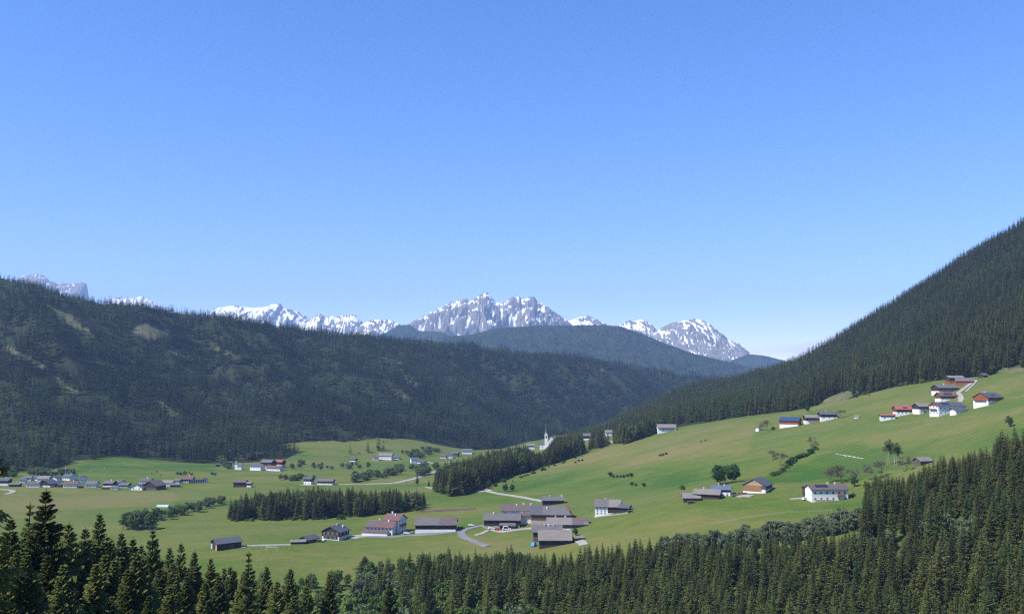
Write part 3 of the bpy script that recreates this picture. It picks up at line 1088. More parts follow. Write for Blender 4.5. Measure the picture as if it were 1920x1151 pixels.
def wood(name, P, S, variant, tint, meshes, label, cat='forest'):
    P = np.asarray(P, float).reshape(-1, 3)
    n = len(P)
    rg = np.random.default_rng(n)
    S = np.asarray(S, float)
    org = Vector((float(P[:, 0].mean()), float(P[:, 1].mean()), float(P[:, 2].min())))
    me = bpy.data.meshes.new(name)
    me.vertices.add(n)
    me.vertices.foreach_set('co', (P - np.array(org)).astype(np.float32).ravel())
    for k, v in (('tint', tint), ('turn', rg.random(n) * 6.283)):
        a = me.attributes.new(k, 'FLOAT', 'POINT')
        a.data.foreach_set('value', np.asarray(v, np.float32))
    a = me.attributes.new('size', 'FLOAT_VECTOR', 'POINT')
    w = S * (.85 + .35 * rg.random(n))
    a.data.foreach_set('vector', np.stack([w, w, S], -1).astype(np.float32).ravel())
    a = me.attributes.new('which', 'INT', 'POINT')
    a.data.foreach_set('value', np.asarray(variant, np.int32))
    o = tag(obj(name, me, loc=org), label, cat, kind='stuff')
    ng = bpy.data.node_groups.new(name, 'GeometryNodeTree')
    ng.interface.new_socket('Geometry', in_out='INPUT', socket_type='NodeSocketGeometry')
    ng.interface.new_socket('Geometry', in_out='OUTPUT', socket_type='NodeSocketGeometry')
    N, Lk = ng.nodes, ng.links
    gi = N.new('NodeGroupInput')
    go = N.new('NodeGroupOutput')
    ip = N.new('GeometryNodeInstanceOnPoints')
    jn = N.new('GeometryNodeJoinGeometry')
    for m in reversed(meshes):
        oi = N.new('GeometryNodeObjectInfo')
        oi.transform_space = 'ORIGINAL'
        oi.inputs['Object'].default_value = src_obj(m)
        oi.inputs['As Instance'].default_value = True
        Lk.new(oi.outputs['Geometry'], jn.inputs[0])

    def named(nm, ty):
        x = N.new('GeometryNodeInputNamedAttribute')
        x.data_type = ty
        x.inputs['Name'].default_value = nm
        return x.outputs[0]
    cx = N.new('ShaderNodeCombineXYZ')
    Lk.new(named('turn', 'FLOAT'), cx.inputs[2])
    Lk.new(gi.outputs[0], ip.inputs['Points'])
    Lk.new(jn.outputs[0], ip.inputs['Instance'])
    ip.inputs['Pick Instance'].default_value = True
    Lk.new(named('which', 'INT'), ip.inputs['Instance Index'])
    Lk.new(cx.outputs[0], ip.inputs['Rotation'])
    Lk.new(named('size', 'FLOAT_VECTOR'), ip.inputs['Scale'])
    Lk.new(ip.outputs[0], go.inputs[0])
    md = o.modifiers.new('trees', 'NODES')
    md.node_group = ng
    return o


def jitter_grid(x0, x1, y0, y1, step, seed):
    rg = np.random.default_rng(seed)
    X, Y = np.meshgrid(np.arange(x0, x1, step), np.arange(y0, y1, step))
    X = X + (np.arange(X.shape[0])[:, None] % 2) * step * .5
    X = X + (rg.random(X.shape) - .5) * step * .8
    Y = Y + (rg.random(Y.shape) - .5) * step * .8
    return X.ravel(), Y.ravel(), rg


# left hill
X, Y, rg = jitter_grid(-2100, 1500, 1100, 5000, 9.3, 1)
m = (np.abs(X / Y) < .62) & (Y > 1100)
X, Y = X[m], Y[m]
Z = lhill_h(X, Y)
px, py = project(X, Y, Z)
lb = np.array([(p[0], p[1]) for p in LFOOT])
ok = (Z > ground_h(X, Y) - .5) & (px > -60) & (px < 1480) & (py < np.interp(px, lb[:, 0], lb[:, 1]) + 1)
jx, jy = px + (fbm(X / 30, Y / 30, 51, 3) - .5) * 10, py + (fbm(X / 30, Y / 30, 52, 3) - .5) * 6
for poly in CLEAR_L:
    ok &= ~in_poly(jx, jy, poly)
rid = np.interp(px, [p[0] for p in LRID], [p[2] for p in LRID])
ok &= Y < rid + 140
ok &= rg.random(len(X)) < 1.75 - 2.0 * np.abs(fbm(X / 26, Y / 34, 77, 3) - .42) * 3.2
X, Y, Z = X[ok], Y[ok], Z[ok]
lo = fbm(X / 140, Y / 140, 61, 4)
lo2 = fbm(X / 45, Y / 45, 62, 3)
S = (.58 + .56 * rg.random(len(X))) * (.8 + .5 * lo2)
which = rg.integers(0, 3, len(X))
which[(lo > .57) & (rg.random(len(X)) < .4)] = 3
tint = np.clip((lo - .48) * 6, 0, 1) * (.1 + .55 * rg.random(len(X))) + (rg.random(len(X)) < .04) * .5
S *= np.where(lo < .42, 1.12, 1) * np.interp(rid[ok] - Y, [0, 250], [.68, 1])
print('left hill trees', len(X))
wood('left_hill_forest', np.stack([X, Y, Z - .6], -1), S, which, tint, FART + FARL, 'dark conifer forest covering the long hillside across the valley')

# right hill
X, Y, rg = jitter_grid(30, 1500, 900, 2700, 7.2, 2)
m = (X / Y < .62) & (X / Y > .03)
X, Y = X[m], Y[m]
Z = rhill_h(X, Y)
px, py = project(X, Y, Z)
rb = sorted((p[0], p[1]) for p in RFOOT)
ok = (Z > ground_h(X, Y) - .5) & (px < 1990) & (py < np.interp(px, [p[0] for p in rb], [p[1] for p in rb]) + 1)
jx, jy = px + (fbm(X / 30, Y / 30, 51, 3) - .5) * 10, py + (fbm(X / 30, Y / 30, 52, 3) - .5) * 6
for poly in CLEAR_R:
    ok &= ~in_poly(jx, jy, poly)
rr_ = sorted((p[0], p[2]) for p in RRID)
ok &= Y < np.interp(px, [p[0] for p in rr_], [p[1] for p in rr_]) + 120
X, Y, Z = X[ok], Y[ok], Z[ok]
lo = fbm(X / 110, Y / 110, 63, 4)
S = (.62 + .48 * rg.random(len(X))) * (.85 + .35 * fbm(X / 40, Y / 40, 64, 2))
which = rg.integers(0, 3, len(X))
which[(lo > .60) & (rg.random(len(X)) < .35)] = 3
S *= np.interp(Y, [1200, 1600, 2000], [1, .78, .68])
near = Y < 1260
which[near] = 4 + rg.integers(0, 4, near.sum())
tint = np.clip((lo - .45) * 4, 0, 1) * (.2 + .6 * rg.random(len(X))) + (rg.random(len(X)) < .05) * .6
print('right hill trees', len(X))
wood('right_hill_forest', np.stack([X, Y, Z - .6], -1), S, which, tint, FARW + FARL + MIDJ, 'dense spruce forest on the steep slope above the upper farms')

# far hills
P = []
rg = np.random.default_rng(7)
for (Xg, Yg, Zg), n in zip(FARHILLS, (9000, 34000, 7000)):
    i = rg.integers(0, Xg.shape[0] - 1, n)
    j = rg.integers(0, Xg.shape[1] - 1, n)
    a, b = rg.random(n), rg.random(n)

    def bil(G):
        return (G[i, j] * (1 - a) + G[i + 1, j] * a) * (1 - b) + (G[i, j + 1] * (1 - a) + G[i + 1, j + 1] * a) * b
    P.append(np.stack([bil(Xg), bil(Yg), bil(Zg) - 1], -1))
P = np.concatenate(P)
wood('far_hill_forest', P, .45 + .45 * rg.random(len(P)), rg.integers(0, 3, len(P)), rg.random(len(P)) * .2, FART, 'bluish far forest on the ridges below the snowy peaks')

# ------------------------------------------------------------------ single trees
MAXSPRUCE = 295
COUNT = {'spruce': 0}


def tree(name, meshes, loc, sc, rz, label, group=None, sx=None, cat='tree'):
    r = empty(name, loc, rz)
    r.scale = (sx or sc, sx or sc, sc)
    tag(r, label, cat, group)
    obj('trunk', meshes[1], r)
    obj('crown', meshes[0], r)
    return r


def tip_tree(px, py, D, meshes, Hm, name, label, group=None, wide=1.0):
    """a tree whose tip the photograph shows at this pixel, rooted in the ground at that distance"""
    p = at(px, py, D)
    g = float(ground_h(p[0], D))
    s = max(8.0, p[2] - g) / Hm
    return tree(name, meshes, (p[0], D, g - .3), s, random.random() * 6.28, label, group, sx=max(.7, min(s, 1.25)) * wide * 1.22)


random.seed(3)
GS = 'foreground spruces on the slope below the viewpoint'
tip_tree(-34, 655, 38, LEAN[0], 24, 'spruce_tree', 'dark spruce at the very edge of the picture, only its branch tips showing', wide=1.0)
tip_tree(87, 912, 95, NEAR[0], 26, 'spruce_tree', 'tallest dark spruce in front of the valley village')
tip_tree(57, 938, 105, LEAN[0], 24, 'spruce_tree', 'thin spruce with a bare needle-like top beside the tallest foreground spruce')
tip_tree(467, 1030, 135, LEAN[0], 24, 'spruce_tree', 'sparse spruce with a slender spire top below the dark shed')
tip_tree(287, 990, 165, FRESH[0], 24, 'larch_tree', 'fresh light green larch among the dark foreground spruces')
fg = [(20, 965, 92, 0), (130, 975, 120, 2), (187, 958, 150, 1), (160, 985, 140, 0), (228, 995, 165, 1), (250, 1005, 160, 2), (208, 1010, 150, 0), (318, 1022, 200, 1), (340, 1014, 195, 0), (365, 1030, 205, 2), (395, 1042, 190, 1), (432, 1058, 200, 0),
      (500, 1058, 225, 1), (545, 1062, 230, 2), (575, 1080, 225, 0), (618, 1072, 228, 1), (520, 1085, 190, 0), (410, 1075, 170, 2), (350, 1075, 150, 1), (300, 1060, 140, 0), (240, 1060, 120, 2), (180, 1050, 110, 1), (120, 1050, 90, 0), (50, 1030, 80, 2), (-20, 1000, 78, 1), (450, 1090, 160, 1),
      (380, 1110, 130, 0), (280, 1110, 115, 1), (210, 1110, 100, 2), (15, 1080, 70, 0), (110, 1100, 80, 1), (480, 1125, 150, 2), (540, 1125, 180, 0), (730, 1085, 260, 1)]
FT = [(-30, 1010), (40, 985), (130, 1000), (200, 1005), (260, 1020), (330, 1040), (400, 1060), (480, 1072), (560, 1082), (640, 1098), (720, 1106), (760, 1120)]
rgf = np.random.default_rng(77)
for k in range(72):
    x = -20 + 600 * (k + rgf.random()) / 72
    y = np.interp(x, [t[0] for t in FT], [t[1] for t in FT]) + 8 + 70 * rgf.random()
    fg.append((x, y, np.interp(x, [0, 300, 700], [95, 165, 250]) * (.75 + .5 * rgf.random()), int(rgf.integers(0, 3))))
for k in range(34):
    x = 150 + 400 * (k + rgf.random()) / 34
    y = np.interp(x, [t[0] for t in FT], [t[1] for t in FT]) - 4 + 34 * rgf.random()
    fg.append((x, y, np.interp(x, [0, 300, 700], [110, 190, 270]) * (.85 + .4 * rgf.random()), int(rgf.integers(0, 3))))
for k, (x, y, d, v) in enumerate(fg):
    if k > 40 and k % 7 == 0:
        tip_tree(x, y, d, FRESH[0], 24, 'larch_tree', 'yellow-green larch half hidden in the near spruces of the lower corner', 'larches on the near slope')
        continue
    tip_tree(x, y, d, NEAR[v], 26, 'spruce_tree', 'dark spruce crowding the near slope in the lower corner under the valley village', GS)
COUNT['spruce'] += len(fg) + 4
tip_tree(684, 1040, 545, MIDT[2], 25, 'spruce_tree', 'small lone spruce at the tip of the lower forest beside the meadow', wide=1.4)

# lower forest on the right: nearest as trees of their own, the rest as a mass
EDGE = [(560, 1151), (640, 1150), (690, 1075), (720, 1040), (760, 1020), (850, 1022), (880, 1025), (920, 1028), (960, 1016), (1000, 1034), (1030, 1030), (1060, 1034), (1100, 1018), (1160, 1010), (1200, 1006), (1240, 1002), (1300, 1006), (1350, 1010), (1400, 1000), (1450, 1000), (1500, 992), (1560, 990), (1600, 985), (1616, 965),
        (1622, 905), (1640, 885), (1690, 890), (1720, 878), (1750, 852), (1800, 848), (1850, 832), (1880, 800), (1900, 780), (1960, 750)]
ex, ey = [e[0] for e in EDGE], [e[1] for e in EDGE]
X, Y, rg = jitter_grid(-110, 420, 200, 600, 6.6, 31)
Z = ground_h(X, Y)
h = (12 + 17 * rg.random(len(X)) ** .85) * (.85 + .3 * fbm(X / 40, Y / 40, 33, 2))
h *= np.where(Y > 430, .82, 1)
tx, ty = project(X, Y, Z + h)
bxp, byp = project(X, Y, Z)
lim = np.interp(tx, ex, ey) + rg.random(len(X)) ** 2 * 14
cut = np.clip(lim - ty, 0, None) * Y / FPX
h = np.where(cut > 0, h - cut, h)
tx, ty = project(X, Y, Z + h)
ok = (h > 9) & (tx < 1990) & (tx > 600) & (ty < 1160)
# meadow stays open: base must lie inside the forest outline too
BASE = [(560, 1200), (700, 1100), (900, 1075), (1100, 1060), (1300, 1040), (1480, 1012), (1560, 995), (1612, 968), (1618, 940), (1660, 925), (1740, 915), (1850, 880), (1990, 830)]
ok &= byp > np.interp(bxp, [b[0] for b in BASE], [b[1] for b in BASE])
# gaps filled by alders and willows
ALD = [[(540, 1080), (640, 1080), (700, 1066), (760, 1084), (870, 1082), (960, 1092), (1030, 1110), (1050, 1165), (540, 1165)], [(1560, 990), (1700, 960), (1790, 930), (1850, 930), (1790, 985), (1650, 1000)]]
ald = in_poly(tx, ty + 8, ALD[0]) | in_poly(tx, ty + 8, ALD[1])
# nearer spruces whose trunks would hide the thicket are thinned as well
front = (bxp > 540) & (bxp < 1040) & (Y < 330) & (rg.random(len(X)) < .6)
keep = ok & ~(ald & (rg.random(len(X)) < .95)) & ~front
idx = np.nonzero(keep)[0]
size_px = h[idx] / Y[idx]
vis = np.clip(1151 - ty[idx], 0, None)          # nearest rows that rise well into the frame show largest
order = idx[np.argsort(-np.minimum(size_px * FPX, vis + 30))]
n_ind = MAXSPRUCE - COUNT['spruce'] - 66
for i in order[:n_ind]:
    v = int(rg.integers(0, 4))
    s = h[i] / 25
    if rg.random() < .09:
        tree('larch_tree', MIDL, (X[i], Y[i], Z[i] - .3), s, rg.random() * 6.28, 'lighter yellow-green larch standing out among the dark lower forest', 'larches of the lower forest')
        continue
    tree('spruce_tree', MIDT[v], (X[i], Y[i], Z[i] - .3), s, rg.random() * 6.28, 'tall dark spruce in the dense forest that fills the bottom of the picture', 'spruces of the lower forest', sx=s * (.72 + .6 * rg.random()))
COUNT['spruce'] += n_ind
rest = order[n_ind:]
print('lower forest rest', len(rest))
wood('lower_forest', np.stack([X[rest], Y[rest], Z[rest] - .3], -1), h[rest] / 25, np.where(rg.random(len(rest)) < .08, 4, rg.integers(0, 4, len(rest))), rg.random(len(rest)) ** 2 * .5, MIDJ + [MIDLJ], 'further rows of dark spruces in the lower forest up to the meadow edge')

# alders, willows among and along the lower forest
al = np.nonzero(ok & ald)[0]
k = 0
for i in al[rg.permutation(len(al))][:130]:
    pale = tx[i] > 1300 or rg.random() < .25
    ms = (BROADP if pale else BROAD)[int(rg.integers(0, 2))]
    s = (.85 if tx[i] > 1300 else 1.15) + .6 * rg.random()
    if tx[i] > 1300:
        tree('willow_tree', ms, (X[i], Y[i], Z[i] - .2), s, rg.random() * 6.28, 'pale grey-green willow among the spruces where the forest climbs', 'willows in the lower forest')
    else:
        tree('alder_tree', ms, (X[i], Y[i], Z[i] - .2), s, rg.random() * 6.28, 'bright green alder in the gap of the lower forest', 'alders in the lower forest')
for x in list(np.arange(1235, 1640, 7.0)) + [1500, 1515, 1530, 1545, 1560, 1575, 1590, 1605, 1615, 1625]:
    xx = x + rg.normal() * 3
    y = np.interp(xx, [1235, 1400, 1500, 1620], [1040, 1028, 1014, 985]) + rg.normal() * 5
    p = hit(xx, y)
    tree('willow_tree', BROADP[int(rg.integers(0, 2))], p - Vector((0, 0, .3)), .75 + .5 * rg.random(), rg.random() * 6.28, 'pale willow in the fringe between the meadow and the lower forest', 'willows along the lower meadow edge')
for x in np.arange(690, 1000, 12):
    p = hit(x + rg.normal() * 3, np.interp(x, [690, 800, 1000], [1085, 1062, 1060]) + rg.normal() * 2)
    tree('alder_tree', BROAD[int(rg.integers(0, 2))], p - Vector((0, 0, .3)), .45 + .4 * rg.random(), rg.random() * 6.28, 'low alder at the meadow edge behind the lower spruces', 'alders along the lower meadow edge')
for k in range(95):
    x = 440 + 560 * rg.random()
    p = hit(x, np.interp(x, [440, 560, 690, 800, 1000], [1100, 1098, 1100, 1085, 1080]) + 85 * rg.random() ** 1.2)
    tree('alder_tree', BROAD[int(rg.integers(0, 2))], p - Vector((0, 0, .3)), .6 + .4 * rg.random(), rg.random() * 6.28, 'round green alder in the bright thicket below the flat meadow', 'alders below the flat meadow')


def grove(name, polyb, step, hmin, hmax, seed, label, front, nfront, flabel, fgroup, top, pale=0.0):
    """trees rooted inside an outline of the ground; those of the front row stand alone"""
    c = [hit(x, y) for x, y in polyb]
    poly = [(p.x, p.y) for p in c]
    xs, ys = [p[0] for p in poly], [p[1] for p in poly]
    X, Y, rg = jitter_grid(min(xs), max(xs), min(ys), max(ys), step, seed)
    m = in_poly(X, Y, poly)
    X, Y = X[m], Y[m]
    Z = ground_h(X, Y)
    h = hmin + (hmax - hmin) * rg.random(len(X))
    tx, ty = project(X, Y, Z + h)
    lim = np.interp(tx, [t[0] for t in top], [t[1] for t in top]) + rg.random(len(X)) ** 1.1 * 19
    h = np.maximum(h - np.clip(lim - ty, 0, None) * Y / FPX, 5)
    o = np.argsort(Y)
    fr = []
    seen = {}
    for i in o:                       # front row: nearest tree in each narrow sector
        key = int(math.degrees(math.atan2(X[i], Y[i])) / (math.degrees(step / 900) * 1.0))
        if key not in seen:
            seen[key] = 1
            fr.append(i)
    fr = fr[:nfront]
    frs = set(fr)
    rest = np.array([i for i in range(len(X)) if i not in frs])
    for i in fr:
        v = int(rg.integers(0, 4))
        tree('spruce_tree', MIDT[v], (X[i], Y[i], Z[i] - .3), h[i] / 25, rg.random() * 6.28, flabel, fgroup, sx=h[i] / 25 * 1.1)
    COUNT['spruce'] += len(fr)
    ms = MIDJ + BROADJ
    wh = rg.integers(0, 4, len(rest))
    bl = rg.random(len(rest)) < pale
    wh[bl] = 4 + rg.integers(0, 2, bl.sum())
    sc = h[rest] / 25 * 1.05
    sc[bl] = h[rest][bl] / 12
    wood(name, np.stack([X[rest], Y[rest], Z[rest] - .3], -1), sc, wh, rg.random(len(rest)) ** 3 * .4, ms, label, 'wood')


grove('spruce_wood', [(428, 974), (452, 977), (480, 973), (510, 977), (545, 972), (600, 974), (640, 968), (680, 969), (710, 963), (745, 962), (770, 956), (795, 955), (800, 944), (700, 944), (600, 947), (500, 952), (440, 960)], 5.6, 12, 24, 51,
      'dense block of dark spruces standing in the middle of the flat meadow', True, 28, 'dark spruce in the front row of the wood on the flat meadow', 'front row of the meadow wood', [(430, 932), (470, 920), (520, 913), (600, 909), (690, 913), (750, 911), (800, 918)], pale=.10)
grove('spruce_wood', [(815, 922), (850, 931), (890, 922), (905, 912), (950, 895), (1000, 882), (1060, 862), (1094, 850), (1085, 840), (1040, 846), (960, 870), (900, 890), (830, 905)], 6.0, 20, 30, 52,
      'dark spruce grove running up the slope below the white church', True, 24, 'dark spruce at the lower edge of the grove under the church', 'edge of the church grove', [(815, 878), (830, 866), (870, 851), (900, 841), (940, 833), (985, 833), (1003, 846), (1022, 842), (1036, 822), (1045, 814), (1060, 808), (1095, 806)], pale=.06)
grove('spruce_wood', [(1150, 832), (1170, 834), (1235, 812), (1232, 798), (1180, 806), (1155, 818)], 7, 20, 27, 53,
      'clump of tall spruces beside the house on the crest of the meadow', True, 6, 'tall spruce in the clump next to the crest house', 'spruces by the crest house', [(1140, 800), (1170, 785), (1190, 778), (1235, 780)], pale=.12)
for x, y, h in ((1109, 841, 24), (1126, 841, 28), (1134, 836, 22), (1140, 833, 18), (1112, 842, 27), (1122, 840, 30), (1130, 838, 26), (1118, 837, 28), (1106, 843, 20)):
    p = hit(x, y)
    tree('spruce_tree', MIDT[int(h) % 4], p - Vector((0, 0, .3)), h / 25, x, 'spruce in the compact dark group between church and crest house', 'dark group right of the church')
    COUNT['spruce'] += 1
for x, y, h in ((782, 909, 15), (804, 913, 9)):
    p = hit(x, y)
    tree('spruce_tree', MIDT[1], p, h / 25, x, 'slim lone spruce next to the pale valley road' if h > 10 else 'short bushy spruce between valley road and church grove')
    COUNT['spruce'] += 1
print('spruces of their own', COUNT['spruce'])

# single broadleaf trees and shrubs
def plant(ms, px, py, hm, hmesh, name, label, group=None, wide=1.0):
    p = hit(px, py)
    s = hm / hmesh
    return tree(name, ms, p - Vector((0, 0, .25)), s, random.random() * 6.28, label, group, sx=s * wide, cat='shrub' if hmesh < 4 else 'tree')


plant(BIGT, 1350, 908, 16, 17, 'maple_tree', 'broad deep green tree behind the old grey barn, beside its twin')
plant(BIGT, 1373, 904, 15, 17, 'maple_tree', 'broad deep green tree nearer the orange-gabled barn')
plant(ROUNDT, 1502, 768, 17, 14, 'maple_tree', 'round fresh green tree standing out at the edge of the hill forest')
plant(ROUNDT, 1514, 772, 9, 14, 'maple_tree', 'smaller bright green tree in front of the hill forest')
plant(ROUNDT, 1389, 783, 15, 14, 'maple_tree', 'light green tree at the forest edge above the long meadow')
plant(ROUNDT, 1893, 800, 9, 14, 'maple_tree', 'round dark green tree against the meadow above the lower forest')
plant(BIRCH, 1668, 872, 20, 14, 'birch_tree', 'tall birch with thin pale stems on the meadow slope')
plant(BIRCH, 1682, 874, 18, 14, 'birch_tree', 'birch leaning beside the taller birch on the slope')
plant(ROUNDT, 948, 922, 9, 14, 'alder_tree', 'round green tree beside the pale road below the church grove')
plant(ROUNDT, 960, 921, 8, 14, 'alder_tree', 'smaller round tree next to the pale farm road')
plant(ROUNDT, 917, 915, 9, 14, 'alder_tree', 'green broadleaf tree at the foot of the church grove')
plant(ROUNDT, 1079, 1004, 6, 14, 'garden_tree', 'round green garden tree at the corner of the big farm')
plant(ROUNDT, 968, 990, 3.5, 14, 'garden_tree', 'small round tree by the farmyard lean-to')
plant(ROUNDT, 1602, 912, 8, 14, 'garden_tree', 'bright green round tree beside the white guesthouse')
for i, (x, y, h) in enumerate(((1440, 808, 12), (1436, 806, 10), (1576, 784, 9), (1520, 838, 11), (1463, 876, 13), (1566, 905, 12), (1578, 905, 13), (1590, 903, 11), (1556, 905, 10), (1640, 900, 13), (1655, 895, 12), (1700, 880, 11), (1450, 862, 9))):
    lab = ['leafless brown tree beside the hut under the solar barn', 'second leafless tree by the hut under the solar barn', 'lone bare brown tree right of the small upper houses', 'bare tree at the top end of the diagonal hedge',
           'bare spreading tree at the lower end of the diagonal hedge', 'brown leafless tree in the row behind the white guesthouse, second', 'brown leafless tree in the row behind the white guesthouse, third', 'brown leafless tree in the row behind the white guesthouse, last',
           'brown leafless tree in the row behind the white guesthouse, first', 'grey-brown bare tree above the corner of the lower forest', 'bare tree next to the birches', 'bare tree by the half-hidden grey roof', 'small bare tree left of the diagonal hedge'][i]
    plant(BARE[i % 2], x, y, h, 9, 'bare_tree', lab, wide=1.15)
for x, y in [(1450 + t * 78, 892 - t * 50 + 3 * math.sin(t * 9)) for t in np.linspace(0, 1, 20)]:
    plant(BUSH[random.randint(0, 1)], x, y, 2.4 + random.random() * 2.6, 3, 'hedge_shrub', 'shrub in the diagonal hedge across the steep meadow', 'diagonal hedge shrubs', 1.3)
for x, y, h in ((1144, 893, 4.5), (1150, 895, 3), (1157, 895, 2.5), (1163, 895, 2.5), (1169, 895, 3), (1176, 894, 3), (1183, 894, 4), (1185, 910, 3.5), (1207, 912, 3.5), (1192, 911, 2.5)):
    plant(BUSH[0], x, y, h, 3, 'meadow_shrub', 'dark shrub in the little row on the open meadow above the lone white farmhouse', 'shrub row on the open meadow')
for x, y in ((1238, 855), (1243, 854), (1249, 852), (1085, 865), (1079, 868), (1092, 864)):
    plant(BUSH[0], x, y, 2.4, 3, 'meadow_shrub', 'low shrub on the upper meadow ' + ('below the crest house' if x > 1200 else 'below the dark spruce group'), 'upper meadow shrubs ' + ('east' if x > 1200 else 'west'), 1.3)
for x, y, h in ((1580, 918, 4), (1625, 915, 5), (1600, 930, 2.5), (1450, 806, 4), (1520, 783, 2.5), (1545, 752, 4), (1700, 722, 5), (1715, 720, 4), (1690, 724, 5), (1730, 718, 5), (1280, 918, 4), (1545, 932, 3.5)):
    plant(BUSH[1], x, y, h, 3, 'garden_shrub', 'green shrub near the hillside houses and the forest edge', 'scattered hillside shrubs')

rgb = np.random.default_rng(15)
for (x0, y0), (x1, y1), n, lab, grp in (((430, 976), (640, 972), 26, 'low shrub along the sunny edge of the meadow wood', 'undergrowth of the meadow wood'), ((640, 971), (790, 956), 18, 'low shrub along the sunny edge of the meadow wood', 'undergrowth of the meadow wood'),
                              ((860, 931), (1000, 888), 20, 'low shrub along the lower edge of the church grove', 'undergrowth of the church grove'), ((1000, 888), (1095, 853), 12, 'low shrub along the lower edge of the church grove', 'undergrowth of the church grove'),
                              ((1280, 795), (1640, 738), 30, 'low shrub where the upper meadow meets the hill forest', 'undergrowth of the hill forest edge')):
    for k in range(n):
        t = rgb.random()
        plant(BUSH[int(rgb.integers(0, 2))], x0 + (x1 - x0) * t + rgb.normal() * 2, y0 + (y1 - y0) * t + rgb.normal() * 1.2, 1.5 + 3 * rgb.random() ** 2, 3, 'edge_shrub', lab, grp, 1.4)

# brook and valley broadleaf trees: many alike
val = []
rg = np.random.default_rng(90)
for t in np.linspace(0, 1, 46):
    val.append((232 + 190 * t + rg.normal() * 4, 992 - 50 * t + rg.normal() * 2.5, 6 + 7 * rg.random() * (1 - .5 * t)))
val += [(258 + rg.normal() * 12, 990 + rg.normal() * 4, 14 + 3 * rg.random()) for _ in range(8)]
for i, (x, y, h) in enumerate(val):
    plant((BROADP if rg.random() < .6 else BROAD)[i % 2], x, y, h, 11, 'brook_tree', 'grey-green broadleaf tree in the winding line between the flat fields', 'trees along the field brook', 1.2)
ZONES = [([(660, 905), (700, 898), (800, 893), (830, 880), (790, 874), (700, 880), (650, 890)], 70, 8, 13, 'valley tree in the loose wood beside the pale diagonal road', 'trees by the valley road'),
         ([(540, 882), (700, 880), (690, 870), (560, 868)], 32, 6, 10, 'broadleaf tree in the scattered valley copse right of the farm complex', 'scattered valley copse'),
         ([(480, 905), (580, 905), (640, 895), (560, 893)], 22, 5, 9, 'broadleaf tree near the valley farmhouses behind the meadow wood', 'trees behind the meadow wood'),
         ([(800, 858), (770, 862), (745, 845), (760, 838), (830, 846)], 40, 7, 12, 'broadleaf tree at the foot of the far meadow tongue', 'trees under the far meadow tongue'),
         ([(418, 880), (455, 880), (452, 873), (420, 873)], 8, 8, 12, 'tree around the little white valley chapel', 'trees around the chapel'),
         ([(0, 897), (130, 893), (140, 886), (0, 886)], 70, 8, 12, 'light green tree in the belt behind the valley village', 'belt behind the village'),
         ([(690, 958), (790, 955), (800, 945), (720, 948)], 16, 12, 17, 'broadleaf tree at the thin end of the meadow wood', 'broadleaf end of the meadow wood'),
         ([(476, 936), (500, 940), (480, 944)], 5, 7, 10, 'round tree at the upper corner of the meadow wood', 'corner of the meadow wood'),
         ([(150, 893), (420, 892), (420, 885), (200, 885)], 24, 2, 5, 'small tree in the thin line across the field behind the village', 'thin tree line behind the village'),
         ([(400, 868), (480, 858), (490, 862), (420, 872)], 14, 10, 16, 'broadleaf tree at the foot of the forest above the chapel', 'broadleaf forest edge above the chapel')]
for poly, n, h0, h1, lab, grp in ZONES:
    xs, ys = [p[0] for p in poly], [p[1] for p in poly]
    k = 0
    cen = []
    while len(cen) < max(3, n // 6):
        c_ = (min(xs) + rg.random() * (max(xs) - min(xs)), min(ys) + rg.random() * (max(ys) - min(ys)))
        if in_poly(np.array([c_[0]]), np.array([c_[1]]), poly)[0]:
            cen.append(c_)
    while k < n:
        c_ = cen[int(rg.integers(0, len(cen)))]
        x, y = c_[0] + rg.normal() * 9, c_[1] + rg.normal() * 1.6
        if in_poly(np.array([x]), np.array([y]), poly)[0]:
            plant((BROADP if rg.random() < .65 else BROAD)[k % 2], x, y, .85 * (h0 + (h1 - h0) * rg.random()), 11, 'valley_tree', lab, grp, 1.55)
            k += 1

# ------------------------------------------------------------------ roads
def strip(name, pts, width, mat, lift=.30, sub=10, kind='structure'):
    P = [hit(x, y) for x, y in pts]
    # smooth the centre line
    C = []
    n = len(P)
    for i in range(n - 1):
        p0, p1, p2, p3 = P[max(i - 1, 0)], P[i], P[i + 1], P[min(i + 2, n - 1)]
        for k in range(sub):
            t = k / sub
            C.append(.5 * ((2 * p1) + (p2 - p0) * t + (2 * p0 - 5 * p1 + 4 * p2 - p3) * t * t + (3 * p1 - p0 - 3 * p2 + p3) * t ** 3))
    C.append(P[-1])
    V, F = [], []
    for i, c in enumerate(C):
        t = C[min(i + 1, len(C) - 1)] - C[max(i - 1, 0)]
        s = Vector((t.y, -t.x, 0)).normalized()
        for q, dz in ((-1.12, -.7), (-1, 0), (-.33, .03), (.33, .03), (1, 0), (1.12, -.7)):
            e = c + s * q * width / 2
            V.append((e.x, e.y, float(ground_h(e.x, e.y)) + lift + dz))
    for i in range(len(C) - 1):
        for j in range(5):
            a = i * 6 + j
            F.append((a, a + 1, a + 7, a + 6))
    o = obj(name, mesh(name, V, F, mat))
    return tag(o, kind=kind), C


